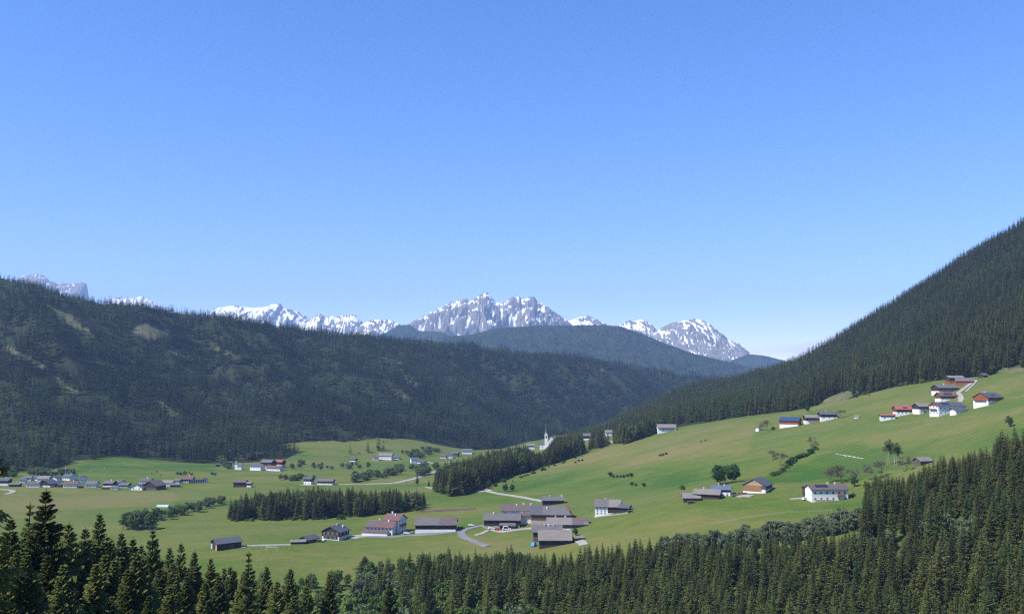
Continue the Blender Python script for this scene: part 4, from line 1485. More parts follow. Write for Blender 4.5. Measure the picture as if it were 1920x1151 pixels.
strip('road', [(912, 984), (890, 988), (873, 993), (865, 999), (870, 1006), (888, 1014), (915, 1024)], 5.0, 'asphalt')
strip('road', [(893, 915), (910, 920), (940, 926), (980, 932), (1020, 940)], 5.0, 'gravel_road')
strip('gravel_bank', [(888, 912), (900, 918), (912, 921)], 13.0, 'gravel_bank', .2)
strip('road', [(735, 906), (770, 899), (800, 889), (828, 881)], 8.0, 'gravel_road')
strip('road', [(560, 909), (640, 908), (700, 907), (735, 906)], 5.0, 'gravel_road')
strip('path', [(452, 1027), (466, 1023), (500, 1022), (545, 1021)], 5.0, 'gravel_road')
strip('path', [(655, 1009), (672, 1005), (695, 1003)], 11.0, 'gravel_road')
strip('path', [(0, 917), (14, 918), (25, 921), (10, 927)], 5.0, 'gravel_road')
strip('path', [(1797, 757), (1802, 749), (1799, 741), (1796, 737), (1804, 731), (1816, 722), (1829, 713)], 4.5, 'gravel_road', .35)
strip('path', [(1810, 735), (1818, 728), (1832, 714)], 2.2, 'gravel_road', .4)
strip('path', [(800, 913), (818, 916), (832, 917)], 4.5, 'gravel_road')
strip('path', [(782, 867), (800, 866), (815, 868), (850, 866)], 5.0, 'gravel_road')
strip('path', [(1130, 822), (1148, 828), (1155, 831)], 4.0, 'gravel_road')
strip('path', [(905, 1000), (893, 1003), (905, 999), (915, 994)], 3.0, 'gravel_road')
strip('path', [(1480, 936), (1500, 934), (1515, 934)], 3.0, 'gravel_road')
strip('path', [(1080, 1010), (1090, 1016), (1095, 1022)], 5.0, 'gravel_road')
strip('road', [(690, 1005), (740, 1006), (765, 1003), (800, 1002), (850, 997), (874, 992)], 4.5, 'asphalt', .22)
strip('path', [(910, 986), (940, 996), (975, 992), (1000, 990), (1022, 992)], 5.0, 'gravel_road', .22)
strip('path', [(1380, 931), (1395, 929), (1410, 930)], 6.0, 'gravel_road', .22)
strip('path', [(1115, 968), (1150, 965), (1186, 960)], 2.0, 'gravel_road', .22)
strip('ploughed_strip', [(780, 959), (830, 957), (890, 954)], 12.0, 'soil', .15)

# ------------------------------------------------------------------ houses
WIN = {}


def window_meshes(w, h):
    k = (round(w, 2), round(h, 2))
    if k not in WIN:
        b = MB()
        t = .06
        for x0, x1, z0, z1 in ((-w / 2 - t, -w / 2, -t, h + t), (w / 2, w / 2 + t, -t, h + t), (-w / 2, w / 2, -t, 0), (-w / 2, w / 2, h, h + t), (-.04, .04, 0, h)):
            b.box(x0, x1, -.09, .05, z0, z1)
        p = MB()
        p.box(-w / 2, w / 2, -.03, .04, 0, h)
        WIN[k] = (b.mesh('window', ['frame_white']), p.mesh('pane', ['glass_dark']))
    return WIN[k]


def add_window(par, x, y, z, rz, w=1.1, h=1.35):
    f, p = window_meshes(w, h)
    o = obj('window', f, par, (x, y, z), rz)
    obj('pane', p, o)
    return o


def house(name, label, px, py, L, W, E, yaw=0, pitch=24, low='plaster', up=None, bf=.5, roof='roof_grey', win=(0, 0), gwin=(0, 0), chim=(), balcony=0, solar=None, cat='house', group=None, roof2=None, split=.6,
          over=1.0, door=0, gable=None, hip=0, wing=None):
    """L along the ridge, W across and E up to the eaves, all in photograph pixels at the house's own distance.
    yaw turns the ridge out of the picture plane; + shows the left gable, - the right one."""
    p = hit(px, py)
    s = p.y / FPX
    L, W, E = L * s, W * s, E * s
    yr = R(yaw)
    # the given pixel is the foot of the side that faces the viewer: step back by half the footprint
    back = abs(math.cos(yr)) * W / 2 + abs(math.sin(yr)) * L / 2
    c = p + Vector((p.x / p.y * back, back, 0))
    r = empty(name, (c.x, c.y, p.z), yr)
    tag(r, label, cat, group)
    over = min(over, W * .16)
    tp = math.tan(R(pitch))
    hy, hx = W / 2, L / 2
    up = up or low
    zb = E * bf
    dep = -min(6.0, 1.5 + back * .35)
    b = MB()
    b.box(-hx, hx, -hy, hy, dep, zb)
    b.build('wall', [low], r)
    b = MB()
    e = .07
    prof = [(-hy - e, zb), (hy + e, zb), (hy + e, E), (0, E + (hy + e) * tp), (-hy - e, E)]
    b.prism_x(prof, -hx - e, hx + e, 0)
    o = b.build('upper_wall', [up], r)
    if gable:
        for sg in (-1, 1):
            g = MB()
            q = .16
            pr = [(-hy * .98, E - .1), (hy * .98, E - .1), (0, E + hy * .96 * tp)]
            x0, x1 = (hx + e, hx + e + q) if sg > 0 else (-hx - e - q, -hx - e)
            g.prism_x(pr, x0, x1)
            g.build('gable_cladding', [gable], r)
    # roof: an inverted V slab with eaves
    th = .28
    wy = hy + over
    ze = E - over * tp + .12
    zt = E + hy * tp + .12
    cuts = [(-hx - over * .9, hx + over * .9, roof)] if not roof2 else [(-hx - over * .9, -hx + L * split, roof), (-hx + L * split, hx + over * .9, roof2)]
    for x0, x1, mm in cuts:
        b = MB()
        if hip and x1 > hx:
            # hipped right end
            hp = min(hip, 1) * hy
            for dz in (0,):
                A0, A1 = (x0, -wy, ze), (x0, wy, ze)
                R0, R1 = (x0, 0, zt), (x1 - hp, 0, zt)
                B0, B1 = (x1, -wy, ze), (x1, wy, ze)
                lo = [tuple(np.array(v) + [0, 0, th]) for v in (A0, A1, R0, R1, B0, B1)]
                k = len(b.v)
                b.v += [A0, A1, R0, R1, B0, B1] + lo
                for f in ((6, 10, 9, 8), (7, 8, 9, 11), (10, 11, 9), (0, 2, 3, 4), (1, 5, 3, 2), (4, 3, 5), (0, 4, 10, 6), (1, 7, 11, 5), (4, 5, 11, 10), (0, 6, 8, 2), (2, 8, 7, 1)):
                    b.f.append(tuple(k + i for i in f))
                    b.m.append(0)
        else:
            b.prism_x([(-wy, ze), (0, zt), (wy, ze), (wy, ze + th), (0, zt + th), (-wy, ze + th)][::-1], x0, x1)
        b.build('roof', [mm], r)
    # chimneys
    for cx, cy in chim:
        b = MB()
        zc = zt - abs(cy) * hy * tp
        b.box(cx * hx - .45, cx * hx + .45, cy * hy - .4, cy * hy + .4, zc - .8, zc + 1.3)
        b.box(cx * hx - .6, cx * hx + .6, cy * hy - .55, cy * hy + .55, zc + 1.3, zc + 1.5)
        b.build('chimney', ['plaster' if (int(px) + int(cx * 10)) % 2 else 'concrete'], r)
    # windows, long side
    nx, nz = win
    for k in range(nz):
        z = (E - .2) * (k + .5) / nz - .65
        for i in range(nx):
            x = -hx + L * (i + .5) / nx
            add_window(r, x, -hy - (e if z + .7 > zb else 0) - .02, z, 0)
    nx, nz = gwin
    if nx:
        sg = -1 if yaw > 0 else 1
        for k in range(nz):
            z = (E + .3) * (k + .5) / nz - .65
            for i in range(nx):
                y = -hy + W * (i + .5) / nx
                add_window(r, sg * (hx + (e if z + .7 > zb else 0) + .02), y, z, R(-90 if sg < 0 else 90))
    if balcony:
        b = MB()
        zz = zb + .1
        if balcony == 1:
            b.box(-hx * .8, hx * .8, -hy - 1.25, -hy - e, zz, zz + .15)
            b.box(-hx * .8, hx * .8, -hy - 1.25, -hy - 1.15, zz + .15, zz + 1.05)
        else:
            sg = -1 if yaw > 0 else 1
            x0, x1 = sorted((sg * (hx + e), sg * (hx + 1.25)))
            b.box(x0, x1, -hy * .75, hy * .75, zz, zz + .15)
            x2, x3 = sorted((sg * (hx + 1.15), sg * (hx + 1.25)))
            b.box(x2, x3, -hy * .75, hy * .75, zz + .15, zz + 1.05)
        b.build('balcony', ['wood_brown' if up != 'wood_brown' else 'wood_dark'], r)
    if door:
        b = MB()
        b.box(-1.6 + door * hx * .5, 1.6 + door * hx * .5, -hy - .16, -hy - .0, 0, min(3.2, E * .7))
        b.build('door', ['wood_grey'], r)
    if solar:
        x0, x1, t0, t1, mm = solar
        b = MB()
        k = max(2, int(round((x1 - x0) * L / 4)))
        for i in range(k):
            a0 = -hx + L * (x0 + (x1 - x0) * i / k) + .05
            a1 = -hx + L * (x0 + (x1 - x0) * (i + 1) / k) - .05
            y0, y1 = -wy * (1 - t0), -wy * (1 - t1)
            f = lambda y: zt + th + .1 - abs(y) * tp
            b.poly([(a0, y0, f(y0)), (a1, y0, f(y0)), (a1, y1, f(y1)), (a0, y1, f(y1))])
            b.poly([(a0, y1, f(y1) - .08), (a1, y1, f(y1) - .08), (a1, y0, f(y0) - .08), (a0, y0, f(y0) - .08)])
        b.build('solar_panel', [mm], r)
    if wing:                                   # lean-to: (x0, x1, depth px, height px, wall, roof)
        x0, x1, dp, hp, wm, rm = wing
        dp, hp = dp * s, hp * s
        a0, a1 = -hx + L * x0, -hx + L * x1
        b = MB()
        b.prism_x([(-hy - dp, dep), (-hy - .01, dep), (-hy - .01, hp), (-hy - dp, hp * .72)], a0, a1)
        b.build('annex_wall', [wm], r)
        b = MB()
        b.prism_x([(-hy - dp - .6, hp * .72 - .1), (-hy - .02, hp + .12), (-hy - .02, hp + .36), (-hy - dp - .6, hp * .72 + .14)], a0 - .4, a1 + .4)
        b.build('annex_roof', [rm], r)
    return r, (L, W, E, s)


H = house
# the farms on the near meadow
H('barn', 'long dark barn with white base and grey two-tone roof left of the road bend', 818, 998, 74, 40, 14, 0, 26, 'plaster', 'wood_dark', .42, 'roof_grey', (9, 0), roof2='roof_brown', split=.58, cat='barn')
r, (L, W, E, s) = H('guesthouse', 'white guesthouse with red-brown roofs and terrace front between chalet and long barn', 718, 1004, 52, 38, 15, -14, 24, 'plaster', 'plaster', .5, 'roof_brown', (7, 2), (3, 2), ((-.3, .1), (.5, -.2)), wing=(-.10, .86, 7, 9, 'plaster', 'roof_rust'), roof2='roof_rust', split=.45)
H('house', 'tall house with rust-red gabled roof rising behind the guesthouse', 741, 1000, 30, 30, 24, -22, 30, 'plaster', 'plaster', .5, 'roof_rust', (3, 3), (3, 4), ((.2, -.3), (-.4, .0)), balcony=2)
H('chalet', 'chalet with white ground floor, dark timber gable and balcony facing the valley', 629, 1013, 34, 37, 15, 68, 26, 'plaster', 'wood_dark', .42, 'roof_slate', (3, 2), (4, 2), ((.1, -.1), (.6, -.5)), balcony=2)
H('shed', 'low open shed with pale pitched roof left of the timber chalet', 579, 1018, 28, 22, 6, 62, 25, 'wood_grey', 'wood_grey', .5, 'roof_slate', cat='shed')
H('shed', 'small lean shed with light roof beside the low open shed', 559, 1020, 26, 12, 4, 12, 22, 'wood_dark', 'wood_dark', .5, 'roof_light', cat='shed')
r, (L, W, E, s) = H('shed', 'black timber shed with slate roof standing alone on the near meadow', 424, 1032, 46, 30, 12, 38, 24, 'wood_dark', 'wood_dark', .5, 'roof_slate', cat='shed', door=.5)
b = MB()
b.box(-L / 2 - .12, -L / 2 + .05, -W / 2, -W / 2 + 2.6, -1, E * .8)
b.build('door', ['wood_pale'], r)
b = MB()
b.box(-L / 2 - .12, -L / 2 + .05, W / 2 - 2.4, W / 2, -1, E * .75)
b.build('door', ['concrete'], r)
# the hamlet
H('barn', 'dark-walled barn with grey roof at the road end of the hamlet', 942, 990, 66, 34, 15, -3, 27, 'stone', 'wood_dark', .28, 'roof_grey', cat='barn', chim=((-.5, -.1),), wing=(.45, .88, 9, 9, 'wood_dark', 'roof_grey'))
H('farmhouse', 'brown-roofed farmhouse behind the dark-walled hamlet barn', 972, 975, 62, 40, 17, -3, 22, 'plaster', 'plaster', .5, 'roof_brown', (4, 2), chim=((-.1, -.2), (.3, 0), (.75, -.1)))
r, (L, W, E, s) = H('farmhouse', 'white farmhouse with one window squeezed between the two hamlet barns', 987, 982, 22, 20, 16, 0, 24, 'plaster', 'plaster', .6, 'roof_brown', (1, 1), chim=((-.7, -.6),))
H('barn', 'largest barn of the hamlet with hipped slate roof and weathered wall', 1033, 983, 72, 44, 18, -4, 29, 'stone', 'wood_brown', .40, 'roof_slate', hip=.5, cat='barn', chim=((-.2, -.4),), roof2='roof_grey', split=.3)
H('farmhouse', 'low farmhouse with faded brown roof of two tones in front of the largest barn', 1064, 994, 74, 36, 11, -2, 26, 'plaster', 'wood_grey', .35, 'roof_light', (6, 1), chim=((-.6, .05), (-.1, .1)), roof2='roof_brown', split=.62)
H('barn', 'front barn of the hamlet with wide weathered roof just above the forest tips', 1040, 1024, 58, 46, 12, 0, 30, 'wood_dark', 'wood_dark', .4, 'roof_light', cat='barn')
H('barn', 'narrow grey-roofed annex barn behind the front barn', 1026, 1012, 52, 34, 15, 0, 28, 'wood_grey', 'wood_dark', .4, 'roof_grey', cat='barn', chim=((.1, -.2), (.45, -.2), (-.2, -.2)))
H('house', 'dark house with thin grey roof on the rise behind the hamlet', 1037, 946, 40, 26, 8, 0, 20, 'wood_dark', 'wood_dark', .4, 'roof_grey', chim=((.8, 0), (-.3, 0)))
H('shed', 'small flat shed with light roof at the forest end of the hamlet', 1084, 1014, 18, 14, 5, 20, 14, 'wood_grey', 'wood_grey', .5, 'roof_light', cat='shed')
# the lone farmhouse right of the hamlet
r, (L, W, E, s) = H('farmhouse', 'lone farmhouse, half white walls half dark timber, under one grey roof', 1140, 965, 46, 34, 15, -10, 30, 'plaster', 'plaster', .5, 'roof_grey', (0, 0), (0, 0), ((-.2, .05),), roof2='roof_light', split=.55)
b = MB()
b.box(L * .02, L / 2 + .12, -W / 2 - .14, -W / 2 + .05, E * .22, E)
b.build('timber_front', ['wood_dark'], r)
b = MB()
b.prism_x([(-W / 2 - .14, E * .1), (W / 2 + .14, E * .1), (W / 2 + .14, E), (0, E + W / 2 * math.tan(R(30))), (-W / 2 - .14, E)], L / 2 + .08, L / 2 + .18)
b.build('timber_gable', ['wood_dark'], r)
for k in range(3):
    for i in range(3):
        add_window(r, -L / 2 + L * (.10 + .15 * i), -W / 2 - .1, E * (.10 + .3 * k), 0, .8, .95)
H('shed', 'dark open shed with broken roofline joined behind the lone farmhouse', 1172, 960, 18, 16, 8, -24, 26, 'wood_dark', 'wood_dark', .5, 'roof_slate', cat='shed', over=1.4)
# hillside farms, middle row
H('barn', 'old grey timber barn below the broad green trees', 1327, 938, 46, 26, 11, -22, 27, 'wood_grey', 'wood_dark', .3, 'roof_light', cat='barn', chim=((-.3, 0),))
H('barn', 'lower grey barn joined at the downhill end of the old timber barn', 1296, 941, 30, 22, 8, -6, 30, 'wood_grey', 'wood_grey', .3, 'roof_light', cat='barn')
H('house', 'white house with dark blue roof between the grey barn and the orange gable', 1353, 931, 34, 24, 13, -18, 22, 'plaster', 'wood_grey', .65, 'roof_blue', (3, 2), (2, 2), ((-.3, 0), (.3, 0)))
r, (L, W, E, s) = H('barn', 'new barn with orange timber gable, white base and slate roof', 1421, 926, 44, 42, 15, 58, 28, 'plaster', 'wood_grey', .52, 'roof_slate', cat='barn', gable='wood_pale')
b = MB()
b.box(-L / 2 - .2, -L / 2, -W / 2 + W * .18, W / 2 - .1, E * .28, E * .97)
b.build('gable_cladding', ['wood_orange'], r)
for y in (-.9, .9):
    add_window(r, -L / 2 - .26, y, E + 1.9, R(-90), .8, .9)
r, (L, W, E, s) = H('guesthouse', 'white guesthouse with brown roof, solar panels and orange balcony above the lower forest', 1550, 940, 68, 34, 22, 3, 22, 'plaster', 'plaster', .5, 'roof_brown', (6, 2), chim=((.5, .05), (.1, .1)), solar=(.14, .50, .40, .85, 'solar_dark'))
b = MB()
b.box(L * .18, L * .42, -W / 2 - 1.5, -W / 2 - .08, E * .48, E * .48 + .2)
b.box(L * .18, L * .42, -W / 2 - 1.5, -W / 2 - 1.4, E * .48 + .2, E * .48 + 1.2)
b.build('balcony', ['wood_orange'], r)
b = MB()
b.box(-L * .42, L * .12, -W / 2 - .5, -W / 2 - .01, -3, E * .16)
b.build('stone_plinth', ['stone'], r)
H('house', 'dark timber house with grey roof tucked behind the white guesthouse end', 1522, 936, 24, 24, 19, 8, 20, 'wood_grey', 'wood_dark', .3, 'roof_grey', (2, 2), balcony=1)
H('barn', 'grey barn roof half hidden behind the lower forest corner', 1730, 872, 26, 20, 8, 16, 26, 'wood_grey', 'wood_grey', .5, 'roof_light', cat='barn')
# hillside, solar barn group
H('barn', 'barn with bright blue solar roof, white base and dark gable', 1482, 801, 34, 26, 12, -30, 24, 'plaster', 'wood_red', .42, 'roof_slate', cat='barn', solar=(-.02, 1.02, .03, .97, 'solar'), chim=((-.2, .4),))
H('house', 'house with light grey roof right of the solar barn', 1523, 793, 28, 20, 10, -2, 24, 'plaster', 'wood_dark', .45, 'roof_light', (3, 1), balcony=1)
H('house', 'slate-roofed house on white base, uppermost of the solar barn group', 1552, 788, 30, 20, 11, -3, 24, 'plaster', 'wood_dark', .55, 'roof_slate', (3, 1), chim=((-.2, 0),))
H('hut', 'tiny white hut beside the leafless trees under the solar barn', 1423, 808, 9, 8, 5, 30, 26, 'plaster', 'plaster', .5, 'roof_grey', cat='hut')
H('hut', 'small concrete shelter standing alone on the upper meadow', 1607, 784, 9, 6, 3, -30, 30, 'plaster', 'plaster', .5, 'roof_light', cat='hut')
# upper right hamlet
H('garage', 'small white garage with red roof, leftmost of the upper right farms', 1664, 788, 25, 16, 9, -12, 14, 'plaster', 'wood_dark', .8, 'roof_red', (2, 1), cat='garage')
H('house', 'house with bright red tiled roof and white base beside the garage', 1692, 779, 28, 20, 12, -3, 32, 'plaster', 'wood_brown', .55, 'roof_red', (4, 1), chim=((.6, .2),), solar=(.45, .75, .25, .55, 'solar_dark'))
H('house', 'timber-gabled house with pale grey roof left of the big white farm', 1731, 775, 30, 22, 13, 10, 26, 'plaster', 'wood_dark', .6, 'roof_light', (4, 2), balcony=1)
r, (L, W, E, s) = H('farmhouse', 'big white farmhouse with slate roof and solar panels in the upper hamlet', 1776, 777, 56, 26, 16, 12, 26, 'plaster', 'plaster', .5, 'roof_slate', (6, 2), (3, 3), solar=(.18, .5, .3, .75, 'solar_dark'), gable='wood_red', balcony=2)
H('annex', 'low slate-roofed annex at the right of the big white farmhouse', 1801, 775, 34, 16, 6, 14, 18, 'plaster', 'plaster', .5, 'roof_slate', (4, 1), cat='annex')
H('house', 'house with pale red roof just behind the big white farmhouse', 1774, 752, 32, 22, 10, 2, 28, 'plaster', 'wood_brown', .5, 'roof_rust', (4, 1), solar=(.25, .75, .3, .7, 'solar_dark'))
H('farmhouse', 'topmost white farmhouse with dark timber balconies by the farm track', 1772, 738, 40, 24, 11, 8, 23, 'plaster', 'wood_dark', .45, 'roof_grey', (6, 2), chim=((-.1, 0),), balcony=1)
H('barn', 'reddish timber barn with grey roof at the top of the farm track', 1808, 722, 28, 20, 8, -25, 26, 'wood_red', 'wood_red', .4, 'roof_grey', cat='barn')
H('barn', 'barn with shiny metal roof behind the reddish timber barn', 1790, 718, 26, 18, 10, -4, 20, 'wood_red', 'wood_dark', .4, 'roof_light', cat='barn')
H('hut', 'tiny dark hay hut above the farm track at the forest edge', 1843, 708, 14, 12, 5, 30, 26, 'wood_dark', 'wood_dark', .4, 'roof_grey', cat='hut')
r, (L, W, E, s) = H('chalet', 'red-timber gabled chalet on white base with dark roof, rightmost house', 1853, 760, 46, 30, 15, 30, 28, 'plaster', 'wood_red', .55, 'roof_slate', (5, 1), (3, 1), ((-.2, .1), (-.5, .1)), gable='wood_red', balcony=2, wing=(.75, 1.25, 8, 8, 'concrete', 'roof_slate'), solar=(.35, .6, .3, .6, 'solar_dark'))
# crest and church
H('house', 'white house with long grey roof alone on the meadow crest', 1249, 810, 33, 22, 9, -2, 24, 'plaster', 'plaster', .6, 'roof_light', (5, 1), balcony=1)
H('hut', 'small open hay hut below the crest spruces', 1164, 828, 9, 8, 4, 0, 20, 'wood_grey', 'wood_grey', .5, 'roof_light', cat='hut')
H('barn', 'dark barn with grey roof between the church grove and the dark spruce group', 1100, 825, 13, 14, 8, 0, 30, 'plaster', 'wood_dark', .4, 'roof_grey', cat='barn')
H('house', 'partly hidden grey-roofed house right of the dark spruce group', 1141, 817, 12, 12, 7, 0, 28, 'plaster', 'plaster', .5, 'roof_light', (2, 1))
H('house', 'small grey-roofed house in the spruces left of the church', 995, 843, 14, 12, 8, 0, 24, 'plaster', 'stone', .5, 'roof_light', (3, 1))


def church(px, py, label):
    p = hit(px, py)
    s = p.y / FPX
    r = tag(empty('church', p), label, 'church')
    w = 2.6 * s
    ht = 27 * s
    b = MB()
    b.box(-w, w, -w, w, -6, ht)
    b.build('tower', ['plaster_cream'], r)
    b = MB()
    for sg in (-1, 1):
        b.box(-w * .42, w * .42, sg * w - .12, sg * w + .12, ht * .72, ht * .90)
        b.box(sg * w - .12, sg * w + .12, -w * .42, w * .42, ht * .72, ht * .90)
    b.build('belfry_opening', ['wood_dark'], r)
    b = MB()
    b.box(-w * 1.12, w * 1.12, -w * 1.12, w * 1.12, ht, ht + .5)
    b.build('cornice', ['plaster'], r)
    b = MB()
    k = w * .98
    for a, c in ((0, 1), (1, 2), (2, 3), (3, 0)):      # four little gables under the spire
        pass
    n = 8
    z0, z1, z2 = ht + .5, ht + 4.5 * s, ht + 15.5 * s
    ring = lambda rad, z: [(rad * math.cos(2 * math.pi * (i + .5) / n), rad * math.sin(2 * math.pi * (i + .5) / n), z) for i in range(n)]
    a, c = ring(k * 1.1, z0), ring(k * .50, z1)
    for i in range(n):
        j = (i + 1) % n
        b.poly([a[i], a[j], c[j], c[i]])
        b.poly([c[i], c[j], (0, 0, z2)])
    b.build('spire', ['roof_light'], r)
    b = MB()
    b.tube([(0, 0, z2 - .5), (0, 0, z2 + 2.2)], .10, 5)
    b.box(-.6, .6, -.08, .08, z2 + 1.2, z2 + 1.4)
    b.build('cross', ['steel'], r)
    # nave: gable to the viewer
    x0, x1 = w + .02, w + 15 * s
    hy0, hy1 = -3 * s, 12 * s
    E = 13 * s
    mid = (x0 + x1) / 2
    top = E + (x1 - x0) / 2 * 1.15
    b = MB()
    pr = [(x0, -6), (x1, -6), (x1, E), (mid, top), (x0, E)]
    V = [(x, hy0, z) for x, z in pr] + [(x, hy1, z) for x, z in pr]
    b.v += V
    n5 = 5
    for i in range(n5):
        j = (i + 1) % n5
        b.f.append((i, i + n5, j + n5, j))
        b.m.append(0)
    b.f += [tuple(range(5)), tuple(range(9, 4, -1))]
    b.m += [0, 0]
    b.build('nave', ['plaster'], r)
    b = MB()
    ov = .7
    for sg in (-1, 1):
        xe = x0 - ov if sg < 0 else x1 + ov
        zl = E - ov * 1.15
        q = [(xe, zl), (mid, top + .1), (mid, top + .6), (xe, zl + .5)]
        V = [(x, hy0 - .05, z) for x, z in q] + [(x, hy1 + .5, z) for x, z in q]
        k0 = len(b.v)
        b.v += V
        for f in ((0, 1, 2, 3), (7, 6, 5, 4), (0, 4, 5, 1), (1, 5, 6, 2), (2, 6, 7, 3), (3, 7, 4, 0)):
            b.f.append(tuple(k0 + i for i in f))
            b.m.append(0)
    b.build('nave_roof', ['roof_grey'], r)
    for i in range(2):
        add_window(r, x0 + (x1 - x0) * (.33 + .34 * i), hy0 - .06, E * .35, 0, .9, 3.4)
    # low sacristy on the left
    b = MB()
    b.box(-w - 9 * s, -w - .01, -2 * s, 7 * s, -6, 8 * s)
    b.build('sacristy', ['plaster'], r)
    b = MB()
    b.prism_x([(-2.6 * s, 7.8 * s), (2.5 * s, 12.5 * s), (7.6 * s, 7.8 * s)][::-1], -w - 9.6 * s, -w - .02)
    b.build('sacristy_roof', ['roof_slate'], r)
    add_window(r, -w - 4.5 * s, -2 * s - .05, 2.5 * s, 0, .9, 1.6)
    return r


church(1024, 841, 'white church with slender pointed spire on the wooded knoll')

p = hit(443, 880)
s = p.y / FPX
r = tag(empty('chapel', p), 'little white chapel with pointed tower at the foot of the far slope', 'chapel')
b = MB()
b.box(-1.7, 1.7, -1.7, 1.7, -3, 11 * s)
b.build('tower', ['plaster'], r)
b = MB()
for a, c in (((-2.2, -2.2), (2.2, -2.2)), ((2.2, -2.2), (2.2, 2.2)), ((2.2, 2.2), (-2.2, 2.2)), ((-2.2, 2.2), (-2.2, -2.2))):
    b.poly([(*a, 11 * s), (*c, 11 * s), (0, 0, 17 * s)])
b.build('spire', ['roof_light'], r)
b = MB()
b.prism_x([(-3.5, -3), (3.5, -3), (3.5, 7 * s), (0, 7 * s + 3.6), (-3.5, 7 * s)], 2.02, 11 * s)
b.build('nave', ['plaster'], r)
b = MB()
b.prism_x([(-4, 7 * s - .5), (0, 7 * s + 3.7), (4, 7 * s - .5), (4, 7 * s - .2), (0, 7 * s + 4.0), (-4, 7 * s - .2)][::-1], 2.04, 11.6 * s)
b.build('nave_roof', ['roof_slate'], r)

# valley farms
H('barn', 'dark barn with annex on the flat field right of the valley village', 451, 913, 22, 14, 9, -4, 24, 'wood_dark', 'wood_dark', .4, 'roof_brown', cat='barn')
H('shed', 'small white shed with grey roof leaning on the dark field barn', 468, 913, 8, 10, 7, -4, 18, 'plaster', 'wood_grey', .5, 'roof_light', cat='shed')
H('farmhouse', 'grey-roofed white farmhouse, leftmost of the valley farm complex', 483, 882, 24, 14, 8, -22, 24, 'plaster', 'plaster', .5, 'roof_slate', (4, 1), (2, 1))
H('barn', 'high grey-roofed barn behind the valley farm complex', 503, 879, 24, 16, 12, -24, 26, 'plaster', 'wood_dark', .4, 'roof_grey', cat='barn')
H('house', 'long house with pale red roof at the front of the valley farm complex', 516, 883, 30, 14, 6, -20, 22, 'plaster', 'plaster', .5, 'roof_rust', (5, 1))
H('house', 'house with bright light-coloured roof at the back of the valley farm complex', 525, 877, 16, 12, 11, -24, 28, 'plaster', 'wood_dark', .5, 'roof_red', (2, 1))
H('house', 'white house hidden among trees beside the chapel', 429, 877, 10, 10, 8, 18, 30, 'plaster', 'plaster', .5, 'roof_slate', (2, 1))
H('hut', 'tiny brown hut left of the chapel trees', 408, 874, 8, 6, 3, 30, 26, 'wood_brown', 'wood_brown', .5, 'roof_brown', cat='hut')
H('house', 'two-storey house with dark gable behind the meadow wood', 579, 909, 15, 12, 11, -16, 24, 'plaster', 'wood_grey', .55, 'roof_slate', (2, 2))
H('house', 'long low house with grey roof behind the meadow wood', 611, 909, 29, 14, 7, -6, 24, 'plaster', 'wood_brown', .5, 'roof_grey', (6, 1))
H('hut', 'small dark-roofed hut in the far valley trees', 662, 865, 13, 8, 4, -20, 26, 'plaster', 'wood_dark', .5, 'roof_slate', cat='hut')
H('house', 'cream house with brown roof left in the far roadside hamlet', 705, 863, 10, 8, 6, 10, 26, 'plaster', 'plaster', .5, 'roof_brown', (2, 1))
H('house', 'large grey-roofed house in the middle of the far roadside hamlet', 724, 862, 24, 14, 8, -8, 28, 'plaster', 'plaster', .5, 'roof_light', (5, 1))
H('house', 'low bluish-roofed house right in the far roadside hamlet', 742, 861, 14, 10, 4, -4, 18, 'plaster', 'plaster', .5, 'roof_blue', (3, 1))
H('house', 'bright white cubic house with flat grey roof beside the far road', 776, 868, 12, 12, 8, 14, 12, 'plaster', 'plaster', .5, 'roof_blue', (2, 2))
H('house', 'low white house stepped beside the bright cubic house', 790, 869, 14, 8, 4, -18, 14, 'plaster', 'plaster', .5, 'roof_slate', (3, 1))
H('house', 'white house with rust-red roof near the far meadow tongue', 831, 859, 11, 10, 5, 0, 28, 'plaster', 'plaster', .5, 'roof_rust', (3, 1))
H('house', 'slate-roofed white house joined right of the rust-roofed far house', 843, 859, 11, 10, 6, 0, 26, 'plaster', 'plaster', .5, 'roof_slate', (3, 1))
H('barn', 'brown timber barn behind the far rust-roofed house', 854, 856, 12, 10, 6, -16, 26, 'wood_grey', 'wood_grey', .5, 'roof_brown', cat='barn')
H('house', 'grey-roofed house half hidden by the church grove', 876, 851, 18, 12, 6, 0, 26, 'plaster', 'plaster', .5, 'roof_grey', (3, 1))

